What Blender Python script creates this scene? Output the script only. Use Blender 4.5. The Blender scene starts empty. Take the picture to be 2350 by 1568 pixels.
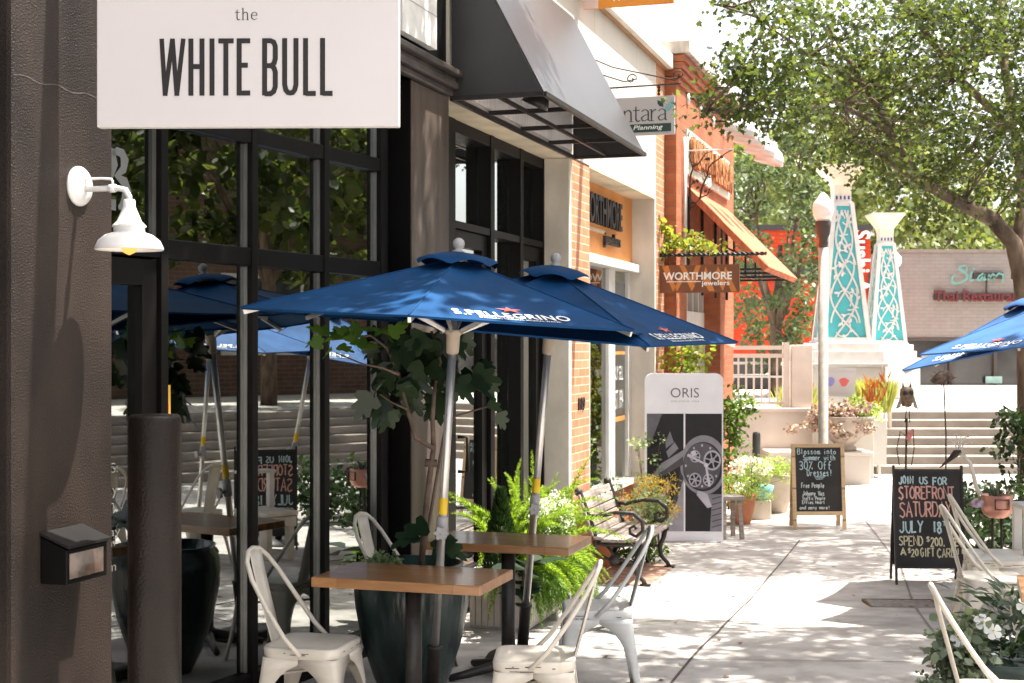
import bpy, math, random
import numpy as np
from mathutils import Vector, Matrix
R = math.radians
sc = bpy.context.scene
col = sc.collection

# ---------------------------------------------------------------- camera, sky, sun, exposure
EYE = 2.0
cam_d = bpy.data.cameras.new("camera")
cam = bpy.data.objects.new("camera", cam_d); col.objects.link(cam)
cam.location = (0, 0, EYE); cam.rotation_euler = (R(90), 0, 0)
cam_d.lens = 50; cam_d.sensor_width = 36; cam_d.shift_y = 0.0034
cam_d.clip_start = 0.1; cam_d.clip_end = 1000
cam_d.dof.use_dof = True; cam_d.dof.focus_distance = 6.6; cam_d.dof.aperture_fstop = 8.0
sc.camera = cam

SUN_EL, SUN_AZ = 68.0, 8.0                    # elevation; azimuth from +X towards +Y
sx = math.cos(R(SUN_EL)) * math.cos(R(SUN_AZ)); sy = math.cos(R(SUN_EL)) * math.sin(R(SUN_AZ)); sz = math.sin(R(SUN_EL))
world = bpy.data.worlds.new("World"); sc.world = world; world.use_nodes = True
wn = world.node_tree; wn.nodes.clear()
sky = wn.nodes.new("ShaderNodeTexSky"); sky.sky_type = 'NISHITA'; sky.sun_disc = False
sky.sun_elevation = R(SUN_EL); sky.sun_rotation = R(90 - SUN_AZ)
sky.air_density = 1.0; sky.dust_density = 4.0; sky.ozone_density = 1.0
bg = wn.nodes.new("ShaderNodeBackground"); bg.inputs[1].default_value = 0.125
wo = wn.nodes.new("ShaderNodeOutputWorld")
hs = wn.nodes.new('ShaderNodeHueSaturation'); hs.inputs['Saturation'].default_value = .45; hs.inputs['Value'].default_value = 1.0
wn.links.new(sky.outputs[0], hs.inputs['Color']); tn = wn.nodes.new('ShaderNodeMix'); tn.data_type = 'RGBA'; tn.blend_type = 'MULTIPLY'; tn.inputs[0].default_value = 1; tn.inputs[7].default_value = (1.03, 1.0, .965, 1)   # hazy, slightly warm summer sky
wn.links.new(hs.outputs[0], tn.inputs[6]); wn.links.new(tn.outputs[2], bg.inputs[0]); wn.links.new(bg.outputs[0], wo.inputs[0])
sun_d = bpy.data.lights.new("sun", 'SUN'); sun_d.energy = 4.6; sun_d.angle = R(0.75); sun_d.color = (1.0, 0.95, 0.87)
sun = bpy.data.objects.new("sun", sun_d); col.objects.link(sun)
sun.rotation_euler = Vector((sx, sy, sz)).to_track_quat('Z', 'Y').to_euler(); sun.location = (8, 0, 20)
sc.view_settings.view_transform = 'Standard'; sc.view_settings.look = 'None'
sc.view_settings.exposure = 1.82; sc.view_settings.gamma = 1.0
sc.render.engine = 'CYCLES'
sc.cycles.max_bounces = 8; sc.cycles.transparent_max_bounces = 16; sc.cycles.use_denoising = True
sc.cycles.sample_clamp_indirect = 6.0

# ---------------------------------------------------------------- reading the street
FPX, CX, CY = 3264.0, 1175.0, 792.0
def P(px, py, Y):                             # a point of the place at depth Y
    return Vector(((px - CX) / FPX * Y, Y, EYE + (CY - py) / FPX * Y))
def zg(Y):                                    # the pavement falls 20 cm towards the square
    s = min(1, max(0, (Y - 8.4) / 3.0)); s = s * s * (3 - 2 * s)
    return 0.2 * (1 - s)
F0 = Vector((0.478, 11.9, 0.0))
U = Vector((0.2990, 0.9542, 0.0)); V = Vector((0.9542, -0.2990, 0.0))
ANG_U = math.atan2(U.y, U.x); ANG_V = math.atan2(V.y, V.x)
def FA(t, v, z): return F0 + U * t + V * v + Vector((0, 0, z))
def ft(px, v=0.0):                            # station along the shop fronts seen at column px
    k = (px - CX) / FPX; b = F0 + V * v
    return (k * b.y - b.x) / (U.x - k * U.y)
def fz(px, py, v=0.0):
    p = FA(ft(px, v), v, 0); return EYE + (CY - py) / FPX * p.y

# ---------------------------------------------------------------- object helpers
def tag(o, label=None, cat=None, group=None, kind=None):
    if label: o["label"] = label
    if cat: o["category"] = cat
    if group: o["group"] = group
    if kind: o["kind"] = kind
    return o
def thing(name, label, cat, loc=(0, 0, 0), rotz=0.0, group=None, rot=None):
    o = bpy.data.objects.new(name, None); col.objects.link(o)
    o.empty_display_size = 0.1
    o.location = loc; o.rotation_euler = rot if rot else (0, 0, rotz)
    return tag(o, label, cat, group)
KIDS = {}
def link(name, me, parent=None):
    o = bpy.data.objects.new(name, me); col.objects.link(o)
    if parent: o.parent = parent; KIDS.setdefault(parent.name, []).append(o)
    return o
def copy_tree(o, parent=None):
    c = o.copy(); col.objects.link(c)
    if parent: c.parent = parent; KIDS.setdefault(parent.name, []).append(c)
    for ch in list(KIDS.get(o.name, [])): copy_tree(ch, c)
    return c

class MB:
    def __init__(s): s.v = []; s.f = []; s.sm = []
    def add(s, vs, fs, smooth=False):
        b = len(s.v); s.v += [tuple(p) for p in vs]
        for f in fs: s.f.append([b + i for i in f]); s.sm.append(smooth)
    def box(s, x0, x1, y0, y1, z0, z1, M=None):
        x0, x1 = min(x0, x1), max(x0, x1); y0, y1 = min(y0, y1), max(y0, y1); z0, z1 = min(z0, z1), max(z0, z1)
        vs = [Vector(p) for p in ((x0,y0,z0),(x1,y0,z0),(x1,y1,z0),(x0,y1,z0),(x0,y0,z1),(x1,y0,z1),(x1,y1,z1),(x0,y1,z1))]
        if M: vs = [M @ p for p in vs]
        s.add(vs, [(0,3,2,1),(4,5,6,7),(0,1,5,4),(1,2,6,5),(2,3,7,6),(3,0,4,7)])
        return s
    def bar(s, a, b, w, h, up=(0, 0, 1)):     # square bar from a to b
        a, b = Vector(a), Vector(b); d = (b - a); L = d.length; d.normalize()
        up = Vector(up)
        if abs(d.dot(up)) > .98: up = Vector((1, 0, 0))
        x = d.cross(up).normalized(); y = x.cross(d)
        vs = [p + x * i * w / 2 + y * j * h / 2 for p in (a, b) for i, j in ((-1,-1),(1,-1),(1,1),(-1,1))]
        s.add(vs, [(3,2,1,0),(4,5,6,7),(0,1,5,4),(1,2,6,5),(2,3,7,6),(3,0,4,7)])
        return s
    def tube(s, pts, r, n=8, cap=True, smooth=True, flat=None):
        pts = [Vector(p) for p in pts]
        rs = r if isinstance(r, (list, tuple)) else [r] * len(pts)
        ring = []; ref = None
        for i, p in enumerate(pts):
            d = (pts[min(i+1, len(pts)-1)] - pts[max(i-1, 0)]).normalized()
            if ref is None:
                ref = Vector((0, 0, 1)) if abs(d.z) < .9 else Vector((1, 0, 0))
            x = d.cross(ref).normalized(); y = x.cross(d).normalized(); ref = y
            fl = flat or 1.0
            ring.append([p + x * math.cos(2*math.pi*k/n) * rs[i] + y * math.sin(2*math.pi*k/n) * rs[i] * fl for k in range(n)])
        vs = [q for rg in ring for q in rg]; fs = []
        for i in range(len(pts)-1):
            for k in range(n):
                k2 = (k+1) % n; fs.append((i*n+k, i*n+k2, (i+1)*n+k2, (i+1)*n+k))
        if cap: fs.append(tuple(range(n-1, -1, -1))); fs.append(tuple((len(pts)-1)*n + k for k in range(n)))
        s.add(vs, fs, smooth); return s
    def lathe(s, prof, n=24, M=None, smooth=True, cap=True):
        vs = []; fs = []
        for r, z in prof:
            for k in range(n):
                p = Vector((r*math.cos(2*math.pi*k/n), r*math.sin(2*math.pi*k/n), z)); vs.append(M @ p if M else p)
        for i in range(len(prof)-1):
            for k in range(n):
                k2 = (k+1) % n; fs.append((i*n+k, i*n+k2, (i+1)*n+k2, (i+1)*n+k))
        if cap:
            if prof[0][0] > 1e-4: fs.append(tuple(range(n-1, -1, -1)))
            if prof[-1][0] > 1e-4: fs.append(tuple((len(prof)-1)*n + k for k in range(n)))
        s.add(vs, fs, smooth); return s
    def prism(s, poly, depth, fr):            # poly in the plane of fr, thickness back along the normal
        n = len(poly); a = [fr(x, y, 0) for x, y in poly]; b = [fr(x, y, -depth) for x, y in poly]
        fs = [tuple(range(n)), tuple(range(2*n-1, n-1, -1))]
        fs += [(i, n+i, n+(i+1) % n, (i+1) % n) for i in range(n)]
        s.add(a + b, fs); return s
    def ribbon(s, pts, w, fr, dz=0.0, close=False):   # flat mitred stroke lying in the plane of fr
        pts = [Vector((p[0], p[1])) for p in pts]; n = len(pts)
        if n < 2: return s
        ws = w if isinstance(w, (list, tuple)) else [w] * n
        L = []; Rr = []
        for i, p in enumerate(pts):
            if close: d1 = (p - pts[i-1]); d2 = (pts[(i+1) % n] - p)
            else:
                d1 = p - pts[i-1] if i else pts[1] - p
                d2 = pts[i+1] - p if i < n-1 else p - pts[i-1]
            d1 = d1.normalized() if d1.length else Vector((1, 0)); d2 = d2.normalized() if d2.length else d1
            t = (d1 + d2)
            t = t.normalized() if t.length > 1e-6 else d1
            nn = Vector((-t.y, t.x)); c = max(.45, nn.dot(Vector((-d1.y, d1.x))))
            h = ws[i] / 2 / c
            L.append(fr(p.x + nn.x*h, p.y + nn.y*h, dz)); Rr.append(fr(p.x - nn.x*h, p.y - nn.y*h, dz))
        m = n if close else n-1
        fs = [(i, (i+1) % n, n + (i+1) % n, n+i) for i in range(m)]
        s.add(L + Rr, fs); return s
    def build(s, name, mat, parent=None, bevel=0, solid=0, mods=None):
        me = bpy.data.meshes.new(name); me.from_pydata(s.v, [], s.f); me.update()
        me.polygons.foreach_set("use_smooth", s.sm)
        if mat: me.materials.append(mat)
        o = link(name, me, parent)
        if solid:
            m = o.modifiers.new("solid", 'SOLIDIFY'); m.thickness = solid; m.offset = 0
        if bevel:
            m = o.modifiers.new("bevel", 'BEVEL'); m.width = bevel; m.segments = 2; m.limit_method = 'ANGLE'; m.angle_limit = R(40); m.harden_normals = False
        return o

def frame(o, ex, ey):                         # plane frame: (x, y, out) -> point
    o, ex, ey = Vector(o), Vector(ex).normalized(), Vector(ey).normalized(); en = ex.cross(ey)
    return lambda x, y, z=0: o + ex * x + ey * y + en * z
FRONT = lambda y=0.0: frame((0, y, 0), (1, 0, 0), (0, 0, 1))   # faces -Y (towards the viewer)

_tc = {}
def text2d(s, bold=0.0, shear=0.0, space=1.0):
    k = (s, bold, shear, space)
    if k in _tc: return _tc[k]
    cu = bpy.data.curves.new("t", 'FONT'); cu.body = s; cu.offset = bold; cu.shear = shear; cu.resolution_u = 3; cu.space_character = space
    ob = bpy.data.objects.new("t", cu); col.objects.link(ob); bpy.context.view_layer.update()
    me = bpy.data.meshes.new_from_object(ob)
    vs = [(v.co.x, v.co.y) for v in me.vertices]; fs = [tuple(p.vertices) for p in me.polygons]
    bpy.data.objects.remove(ob); bpy.data.curves.remove(cu); bpy.data.meshes.remove(me)
    x0 = min(v[0] for v in vs); x1 = max(v[0] for v in vs); y0 = min(v[1] for v in vs); y1 = max(v[1] for v in vs)
    _tc[k] = ([((x-x0)/(x1-x0), (y-y0)/(y1-y0)) for x, y in vs], fs, (x1-x0)/(y1-y0)); return _tc[k]
def put_text(mb, s, x0, x1, y0, y1, fr, dz=0.002, bold=0.0, shear=0.0, thick=0.0, space=1.0):
    vs, fs, _ = text2d(s, bold, shear, space)
    mb.add([fr(x0 + a*(x1-x0), y0 + b*(y1-y0), dz+thick) for a, b in vs], fs)
    if thick:
        b = len(vs); ed = {}
        for f in fs:
            for i in range(len(f)):
                e = (f[i], f[(i+1) % len(f)]); k = (min(e), max(e)); ed[k] = None if k in ed else e
        vv = [fr(x0 + p*(x1-x0), y0 + q*(y1-y0), dz+thick) for p, q in vs] + [fr(x0 + p*(x1-x0), y0 + q*(y1-y0), dz) for p, q in vs]
        mb.add(vv, [(e[1], e[0], b+e[0], b+e[1]) for e in ed.values() if e])

# hand lettering: one-line letters on a 4 x 6 grid
HF = {'A':'0,0 2,6 4,0|.8,2 3.2,2','B':'0,0 0,6 2.6,6 3.5,5 3,3.6 0,3.2|2,3.2 3.8,2.4 3.8,1 2.6,0 0,0','C':'3.8,5 2.4,6 .8,5 .1,3 .8,1 2.4,0 3.8,1','D':'0,0 0,6 2.4,5.6 3.8,3.6 3.4,1.4 2,0 0,0',
'E':'3.6,6 0,6 0,0 3.6,0|0,3 2.8,3','F':'3.8,6 0,6 0,0|0,3.2 2.8,3.2','G':'3.8,5.2 2.2,6 .6,5 0,3 .6,1 2.2,0 3.8,1 3.8,2.8 2.2,2.8','H':'0,0 0,6|4,0 4,6|0,3 4,3','I':'2,0 2,6','J':'3.2,6 3.2,1.4 2,0 .8,.2 0,1.4',
'L':'0,6 0,0 3.6,0','M':'0,0 .4,6 2,2 3.6,6 4,0','N':'0,0 0,6 3.8,0 3.8,6','O':'2,0 .5,1 0,3 .5,5 2,6 3.5,5 4,3 3.5,1 2,0','P':'0,0 0,6 2.8,6 3.8,4.7 2.8,3 0,2.8','R':'0,0 0,6 2.8,6 3.7,4.7 2.8,3.2 0,3|1.6,3 3.9,0',
'S':'3.7,5.2 2.2,6 .6,5.3 .6,4 3.2,2.4 3.6,1 2,0 0,.8','T':'0,6 4,6|2,6 2,0','U':'0,6 0,1.6 1.2,0 2.8,0 4,1.6 4,6','W':'0,6 1,0 2,4.4 3,0 4,6','Y':'0,6 2,3 4,6|2,3 1.6,0','V':'0,6 2,0 4,6',
'0':'2,0 .6,1 .2,3 .6,5 2,6 3.4,5 3.8,3 3.4,1 2,0','1':'2,0 2,6','2':'.2,4.8 1.4,6 3.2,5.6 3.4,4 .2,0 3.8,0','3':'.4,5.4 2,6 3.6,5 2.8,3.4 1.4,3.1 3.4,2.4 3.6,.9 2,0 .2,.7','8':'2,3.2 .6,4.2 .8,5.6 2,6 3.2,5.6 3.4,4.2 2,3.2 .4,2 .4,.8 2,0 3.6,.8 3.6,2 2,3.2',
'!':'2,6 2,1.8|2,.5 2,0','%':'.4,0 3.6,6|.6,5.4 1.2,5.8 1.4,5 .6,5.4|2.8,.8 3.4,1.2 3.5,.3 2.8,.8','$':'3.6,4.9 2,5.6 .6,4.8 .8,3.6 3.2,2.4 3.4,1.2 2,.5 .3,1.1|2,6.4 2,-.3',',':'1.4,.8 .8,-.8','.':'1,0 1,.5',"'":'1.6,6 1.4,4.8',
'a':'3.2,3 1.4,3.6 .2,2 .8,.2 2.2,.4 3.2,3 3.2,0','b':'.2,6 .2,0|.2,2.6 1.8,3.6 3.2,2.4 2.6,.3 .2,.4','c':'3,3 1.6,3.6 .3,2 1,.2 3,.6','d':'3.2,6 3.2,0|3.2,2.8 1.6,3.6 .2,1.8 1,0 3.2,.8','e':'.3,1.8 3.2,2.2 2.4,3.6 .8,3.2 .2,1.4 1.2,0 3.2,.6','f':'3.2,5.6 2,6 1.2,5 1.2,0|.2,3.4 2.6,3.4',
'h':'.2,6 .2,0|.2,2.4 1.8,3.6 3,2.8 3,0','i':'1.6,3.6 1.6,0|1.6,5 1.6,5.4','j':'2,3.6 2,-1.4 .6,-2','k':'.4,6 .4,0|3,3.6 .4,1.6 3.2,0','l':'1.6,6 1.6,0','m':'.1,0 .1,3.6|.1,2.6 1.2,3.6 2,2.8 2,0|2,2.8 3.2,3.6 4,2.8 4,0','n':'.2,0 .2,3.6|.2,2.4 1.8,3.6 3,2.8 3,0','o':'1.7,0 .3,1 .4,2.8 1.8,3.6 3.2,2.6 3,.8 1.7,0',
'p':'.2,3.6 .2,-2|.2,2.6 1.8,3.6 3.2,2.4 2.6,.3 .2,.4','r':'.4,0 .4,3.6|.4,2.2 1.6,3.4 3,3.2','s':'3,3 1.6,3.6 .6,2.8 2.8,1.2 2.2,0 .3,.5','t':'1.6,5.4 1.6,.8 2.4,0 3.2,.4|.3,3.6 3,3.6','u':'.2,3.6 .3,.8 1.4,0 3,1.2|3.1,3.6 3.1,0','v':'.2,3.6 1.6,0 3.2,3.6','w':'0,3.6 1,0 2,2.8 3,0 4,3.6','y':'.2,3.6 1.7,.4|3.2,3.6 1.2,-2','q':'3.2,-2 3.2,3.6 1.4,3.4 .3,1.8 1.2,.2 3.2,.8','-':'.8,2.8 3.2,2.8',' ':''}
def hand(mb, s, x0, x1, y0, y1, fr, w, dz=0.003, jit=0.0, seed=1, gap=1.3):
    rg = random.Random(seed); adv = 4 + gap; n = len(s)
    kx = (x1-x0) / (n*adv - gap); ky = (y1-y0) / 6.0; q = 0
    for i, ch in enumerate(s):
        ox = x0 + i*adv*kx; dy = rg.uniform(-jit, jit)*ky*2
        for st in HF.get(ch, '').split('|'):
            if not st: continue
            pts = [tuple(map(float, p.split(','))) for p in st.split()]
            pts = [(ox + (a + rg.uniform(-jit, jit))*kx, y0 + dy + (b + rg.uniform(-jit, jit))*ky) for a, b in pts]
            mb.ribbon(pts, w * (1 + rg.uniform(-jit, jit)*.8), fr, dz + q*0.00012); q += 1

# ---------------------------------------------------------------- materials
_m = {}
def nodes(name):
    m = bpy.data.materials.new(name); m.use_nodes = True; nt = m.node_tree; nt.nodes.clear()
    out = nt.nodes.new("ShaderNodeOutputMaterial"); return m, nt, out
def rgba(c): return (c[0], c[1], c[2], 1)
def ramp(nt, stops):
    r = nt.nodes.new("ShaderNodeValToRGB"); e = r.color_ramp.elements
    while len(e) < len(stops): e.new(.5)
    for i, (p, c) in enumerate(stops): e[i].position = p; e[i].color = rgba(c)
    return r
def mat(name, c, rough=.6, var=.12, scale=6.0, metal=0.0, bump=0.0, bscale=60.0, stretch=(1, 1, 1), spec=.4, c2=None, lo=.35, hi=.68, coat=0.0, detail=5):
    if name in _m: return _m[name]
    m, nt, out = nodes(name); L = nt.links.new
    b = nt.nodes.new("ShaderNodeBsdfPrincipled"); L(b.outputs[0], out.inputs[0])
    tc = nt.nodes.new("ShaderNodeTexCoord"); mp = nt.nodes.new("ShaderNodeMapping"); mp.inputs['Scale'].default_value = stretch
    L(tc.outputs['Object'], mp.inputs[0])
    nz = nt.nodes.new("ShaderNodeTexNoise"); nz.inputs['Scale'].default_value = scale; nz.inputs['Detail'].default_value = detail; L(mp.outputs[0], nz.inputs[0])
    a = tuple(x*(1-var) for x in c); d = c2 or tuple(min(1, x*(1+var)) for x in c)
    r = ramp(nt, [(lo, a), (hi, d)]); L(nz.outputs[0], r.inputs[0]); L(r.outputs[0], b.inputs['Base Color'])
    b.inputs['Roughness'].default_value = rough; b.inputs['Metallic'].default_value = metal
    b.inputs['Specular IOR Level'].default_value = spec
    if coat: b.inputs['Coat Weight'].default_value = coat; b.inputs['Coat Roughness'].default_value = .12
    if bump:
        n2 = nt.nodes.new("ShaderNodeTexNoise"); n2.inputs['Scale'].default_value = bscale; n2.inputs['Detail'].default_value = 3; L(mp.outputs[0], n2.inputs[0])
        bp = nt.nodes.new("ShaderNodeBump"); bp.inputs['Strength'].default_value = bump; bp.inputs['Distance'].default_value = .01
        L(n2.outputs[0], bp.inputs['Height']); L(bp.outputs[0], b.inputs['Normal'])
    _m[name] = m; return m
def brickmat(name, c1, c2, mortar, bw=.2, bh=.067, ms=.008, bias=0.0, rough=.85, var=.3):
    m, nt, out = nodes(name); L = nt.links.new
    b = nt.nodes.new("ShaderNodeBsdfPrincipled"); L(b.outputs[0], out.inputs[0]); b.inputs['Roughness'].default_value = rough; b.inputs['Specular IOR Level'].default_value = .2
    tc = nt.nodes.new("ShaderNodeTexCoord"); sp = nt.nodes.new("ShaderNodeSeparateXYZ"); L(tc.outputs['Object'], sp.inputs[0])
    ad = nt.nodes.new("ShaderNodeMath"); L(sp.outputs[0], ad.inputs[0]); L(sp.outputs[1], ad.inputs[1])
    cb = nt.nodes.new("ShaderNodeCombineXYZ"); L(ad.outputs[0], cb.inputs[0]); L(sp.outputs[2], cb.inputs[1])
    bt = nt.nodes.new("ShaderNodeTexBrick"); L(cb.outputs[0], bt.inputs[0])
    bt.inputs['Scale'].default_value = 1; bt.inputs['Brick Width'].default_value = bw; bt.inputs['Row Height'].default_value = bh
    bt.inputs['Mortar Size'].default_value = ms; bt.inputs['Mortar Smooth'].default_value = .3; bt.inputs['Bias'].default_value = bias
    bt.inputs['Color1'].default_value = rgba(c1); bt.inputs['Color2'].default_value = rgba(c2); bt.inputs['Mortar'].default_value = rgba(mortar)
    nz = nt.nodes.new("ShaderNodeTexNoise"); nz.inputs['Scale'].default_value = 3.5; nz.inputs['Detail'].default_value = 6; L(tc.outputs['Object'], nz.inputs[0])
    r = ramp(nt, [(.3, (1-var,)*3), (.7, (1, 1, 1))]); L(nz.outputs[0], r.inputs[0])
    mx = nt.nodes.new("ShaderNodeMix"); mx.data_type = 'RGBA'; mx.blend_type = 'MULTIPLY'; mx.inputs[0].default_value = 1
    L(bt.outputs[0], mx.inputs[6]); L(r.outputs[0], mx.inputs[7]); L(mx.outputs[2], b.inputs['Base Color'])
    bp = nt.nodes.new("ShaderNodeBump"); bp.invert = True; bp.inputs['Strength'].default_value = .5; bp.inputs['Distance'].default_value = .008
    L(bt.outputs['Fac'], bp.inputs['Height']); L(bp.outputs[0], b.inputs['Normal'])
    return m
def leafmat(name, cols, trans=.45, rough=.45, tcol=1.5):
    if name in _m: return _m[name]
    m, nt, out = nodes(name); L = nt.links.new
    g = nt.nodes.new("ShaderNodeNewGeometry"); k = len(cols)
    r = ramp(nt, [(i/(k-1) if k > 1 else 0, c) for i, c in enumerate(cols)]); L(g.outputs['Random Per Island'], r.inputs[0])
    b = nt.nodes.new("ShaderNodeBsdfPrincipled"); L(r.outputs[0], b.inputs['Base Color']); b.inputs['Roughness'].default_value = rough; b.inputs['Specular IOR Level'].default_value = .35
    t = nt.nodes.new("ShaderNodeBsdfTranslucent"); hs = nt.nodes.new("ShaderNodeMix"); hs.data_type = 'RGBA'; hs.blend_type = 'MULTIPLY'; hs.inputs[0].default_value = 1
    L(r.outputs[0], hs.inputs[6]); hs.inputs[7].default_value = (tcol*1.15, tcol*1.15, tcol*.58, 1); L(hs.outputs[2], t.inputs[0])
    mx = nt.nodes.new("ShaderNodeMixShader"); mx.inputs[0].default_value = trans; L(b.outputs[0], mx.inputs[1]); L(t.outputs[0], mx.inputs[2]); L(mx.outputs[0], out.inputs[0])
    _m[name] = m; return m
def glassmat(name, tint, base=.10, amp=.9, power=3.0, rough=0.0):
    m, nt, out = nodes(name); L = nt.links.new
    lw = nt.nodes.new("ShaderNodeLayerWeight"); lw.inputs[0].default_value = .5
    p = nt.nodes.new("ShaderNodeMath"); p.operation = 'POWER'; L(lw.outputs['Facing'], p.inputs[0]); p.inputs[1].default_value = power
    q = nt.nodes.new("ShaderNodeMath"); q.operation = 'MULTIPLY_ADD'; L(p.outputs[0], q.inputs[0]); q.inputs[1].default_value = amp; q.inputs[2].default_value = base; q.use_clamp = True
    t = nt.nodes.new("ShaderNodeBsdfTransparent"); t.inputs[0].default_value = rgba(tint)
    g = nt.nodes.new("ShaderNodeBsdfGlossy"); g.inputs[0].default_value = (.9, .93, .92, 1); g.inputs[1].default_value = rough
    mx = nt.nodes.new("ShaderNodeMixShader"); L(q.outputs[0], mx.inputs[0]); L(t.outputs[0], mx.inputs[1]); L(g.outputs[0], mx.inputs[2]); L(mx.outputs[0], out.inputs[0])
    return m
def emitmat(name, c, s):
    m, nt, out = nodes(name); e = nt.nodes.new("ShaderNodeEmission"); e.inputs[0].default_value = rgba(c); e.inputs[1].default_value = s
    nt.links.new(e.outputs[0], out.inputs[0]); return m
def woodmat(name, c1, c2, scale=(2, 18, 18), rough=.35, coat=0.0):
    m, nt, out = nodes(name); L = nt.links.new
    b = nt.nodes.new("ShaderNodeBsdfPrincipled"); L(b.outputs[0], out.inputs[0]); b.inputs['Roughness'].default_value = rough
    tc = nt.nodes.new("ShaderNodeTexCoord"); mp = nt.nodes.new("ShaderNodeMapping"); mp.inputs['Scale'].default_value = scale; L(tc.outputs['Object'], mp.inputs[0])
    nz = nt.nodes.new("ShaderNodeTexNoise"); nz.inputs['Scale'].default_value = 2.2; nz.inputs['Detail'].default_value = 7; nz.inputs['Distortion'].default_value = .6; L(mp.outputs[0], nz.inputs[0])
    r = ramp(nt, [(.3, c1), (.7, c2)]); L(nz.outputs[0], r.inputs[0])
    bt = nt.nodes.new("ShaderNodeTexBrick"); L(tc.outputs['Object'], bt.inputs[0]); bt.inputs['Scale'].default_value = 1
    bt.inputs['Brick Width'].default_value = .55; bt.inputs['Row Height'].default_value = .042; bt.inputs['Mortar Size'].default_value = .0012
    bt.inputs['Color1'].default_value = (1, 1, 1, 1); bt.inputs['Color2'].default_value = (.72, .70, .68, 1); bt.inputs['Mortar'].default_value = (.45, .4, .36, 1)
    mx = nt.nodes.new("ShaderNodeMix"); mx.data_type = 'RGBA'; mx.blend_type = 'MULTIPLY'; mx.inputs[0].default_value = 1
    L(r.outputs[0], mx.inputs[6]); L(bt.outputs[0], mx.inputs[7]); L(mx.outputs[2], b.inputs['Base Color'])
    if coat: b.inputs['Coat Weight'].default_value = coat; b.inputs['Coat Roughness'].default_value = .1
    return m

BLACK_STUCCO = mat("black_stucco", (.0225, .0152, .0116), rough=.46, var=.5, scale=2.2, bump=.85, bscale=190, stretch=(1.4, 1.4, .7), spec=.22, detail=9)
BLACK_PAINT = mat("black_paint", (.0024, .0022, .002), rough=.5, spec=.15, var=.3, scale=5)
FRAME_BLACK = mat("frame_metal", (.0062, .0055, .0049), rough=.5, var=.2, scale=4, spec=.15)
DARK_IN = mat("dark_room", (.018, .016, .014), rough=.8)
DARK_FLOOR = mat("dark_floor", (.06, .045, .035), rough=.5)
STONE = mat("cream_stone", (.70, .64, .55), rough=.85, var=.10, scale=2.2, bump=.15, bscale=40)
CONCRETE = mat("pier_concrete", (.60, .54, .46), rough=.9, var=.16, scale=3.0, bump=.2, bscale=30, stretch=(1, 1, .6))
BRICK_TAN = brickmat("salmon_brick", (.46, .19, .095), (.53, .25, .14), (.54, .42, .32), bw=.215, bh=.072, ms=.006, var=.18)
BRICK_RED = brickmat("orange_brick", (.44, .145, .068), (.36, .108, .050), (.25, .16, .11), bw=.22, bh=.075, ms=.006, var=.25)
BRICK_RUST = brickmat("painted_red_brick", (.55, .058, .02), (.52, .053, .02), (.44, .045, .016), bw=.3, bh=.1, ms=.012, var=.10)
BRICK_TAUPE = brickmat("taupe_brick", (.29, .262, .24), (.275, .25, .23), (.25, .226, .208), bw=.3, bh=.1, ms=.012, var=.10)
WHITE = mat("white_enamel", (.62, .61, .59), rough=.32, var=.04, scale=3)
WHITE_SIGN = mat("white_board", (.50, .475, .47), rough=.45, var=.02, scale=1.5)
WHITE_TRIM = mat("white_trim", (.60, .575, .54), rough=.6, var=.08, scale=5)
INK = mat("dark_ink", (.010, .0075, .007), rough=.5, var=.1)
GREY_INK = mat("grey_ink", (.16, .16, .17), rough=.5)
WHITE_INK = mat("white_ink", (.82, .82, .80), rough=.6, var=.05)
GLASS = glassmat("shop_glass", (.42, .46, .43), base=.27, amp=.75, power=2.2)
GLASS2 = glassmat("clear_glass", (.60, .63, .59), base=.10, amp=.60, power=2.4)
ALU = mat("aluminium", (.62, .60, .57), rough=.34, metal=.85, var=.08)
GREYPLASTIC = mat("grey_plastic", (.36, .35, .345), rough=.5)
TANPLASTIC = mat("tan_plastic", (.40, .33, .26), rough=.5)
YELLOW = mat("yellow_tape", (.80, .52, .02), rough=.5)
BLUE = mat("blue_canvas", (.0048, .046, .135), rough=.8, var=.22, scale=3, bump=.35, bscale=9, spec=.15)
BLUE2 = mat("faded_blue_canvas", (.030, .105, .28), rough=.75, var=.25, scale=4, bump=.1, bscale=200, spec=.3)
CHAIR_W = mat("distressed_cream_paint", (.54, .495, .42), rough=.42, var=.16, scale=5, bump=.05, bscale=60)
CHAIR_W2 = mat("distressed_grey_paint", (.52, .52, .50), rough=.42, var=.08, scale=8, bump=.05, bscale=60)
CHIP = mat("bare_steel_chip", (.05, .04, .035), rough=.6)
BUTCHER = woodmat("butcher_block", (.25, .115, .045), (.40, .205, .082), rough=.3, coat=.35)
BENCHWOOD = mat("weathered_slat", (.29, .245, .215), rough=.7, var=.3, scale=3, stretch=(1, 14, 14))
IRON = mat("cast_iron", (.026, .022, .020), rough=.45, var=.3, scale=20, bump=.2, bscale=80)
RUSTIRON = mat("rust_iron", (.045, .028, .02), rough=.7, var=.4, scale=12)
RUST = mat("rusty_stick", (.30, .10, .03), rough=.8, var=.6, scale=18, c2=(.55, .24, .09))
POTGLAZE = mat("teal_glaze", (.010, .028, .026), rough=.28, var=.6, scale=6, bump=.5, bscale=22, c2=(.040, .075, .066), stretch=(1.6, 1.6, .4), spec=.6, lo=.42, hi=.8, detail=8)
TERRA = mat("terracotta", (.55, .22, .11), rough=.8, var=.15)
AQUA = mat("aqua_glaze", (.22, .52, .50), rough=.35)
BEIGEPOT = mat("beige_pot", (.55, .46, .37), rough=.8, var=.12)
BARK = mat("bark", (.13, .090, .062), rough=.9, var=.5, scale=9, bump=1.0, bscale=26, stretch=(1, 1, .35))
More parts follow.
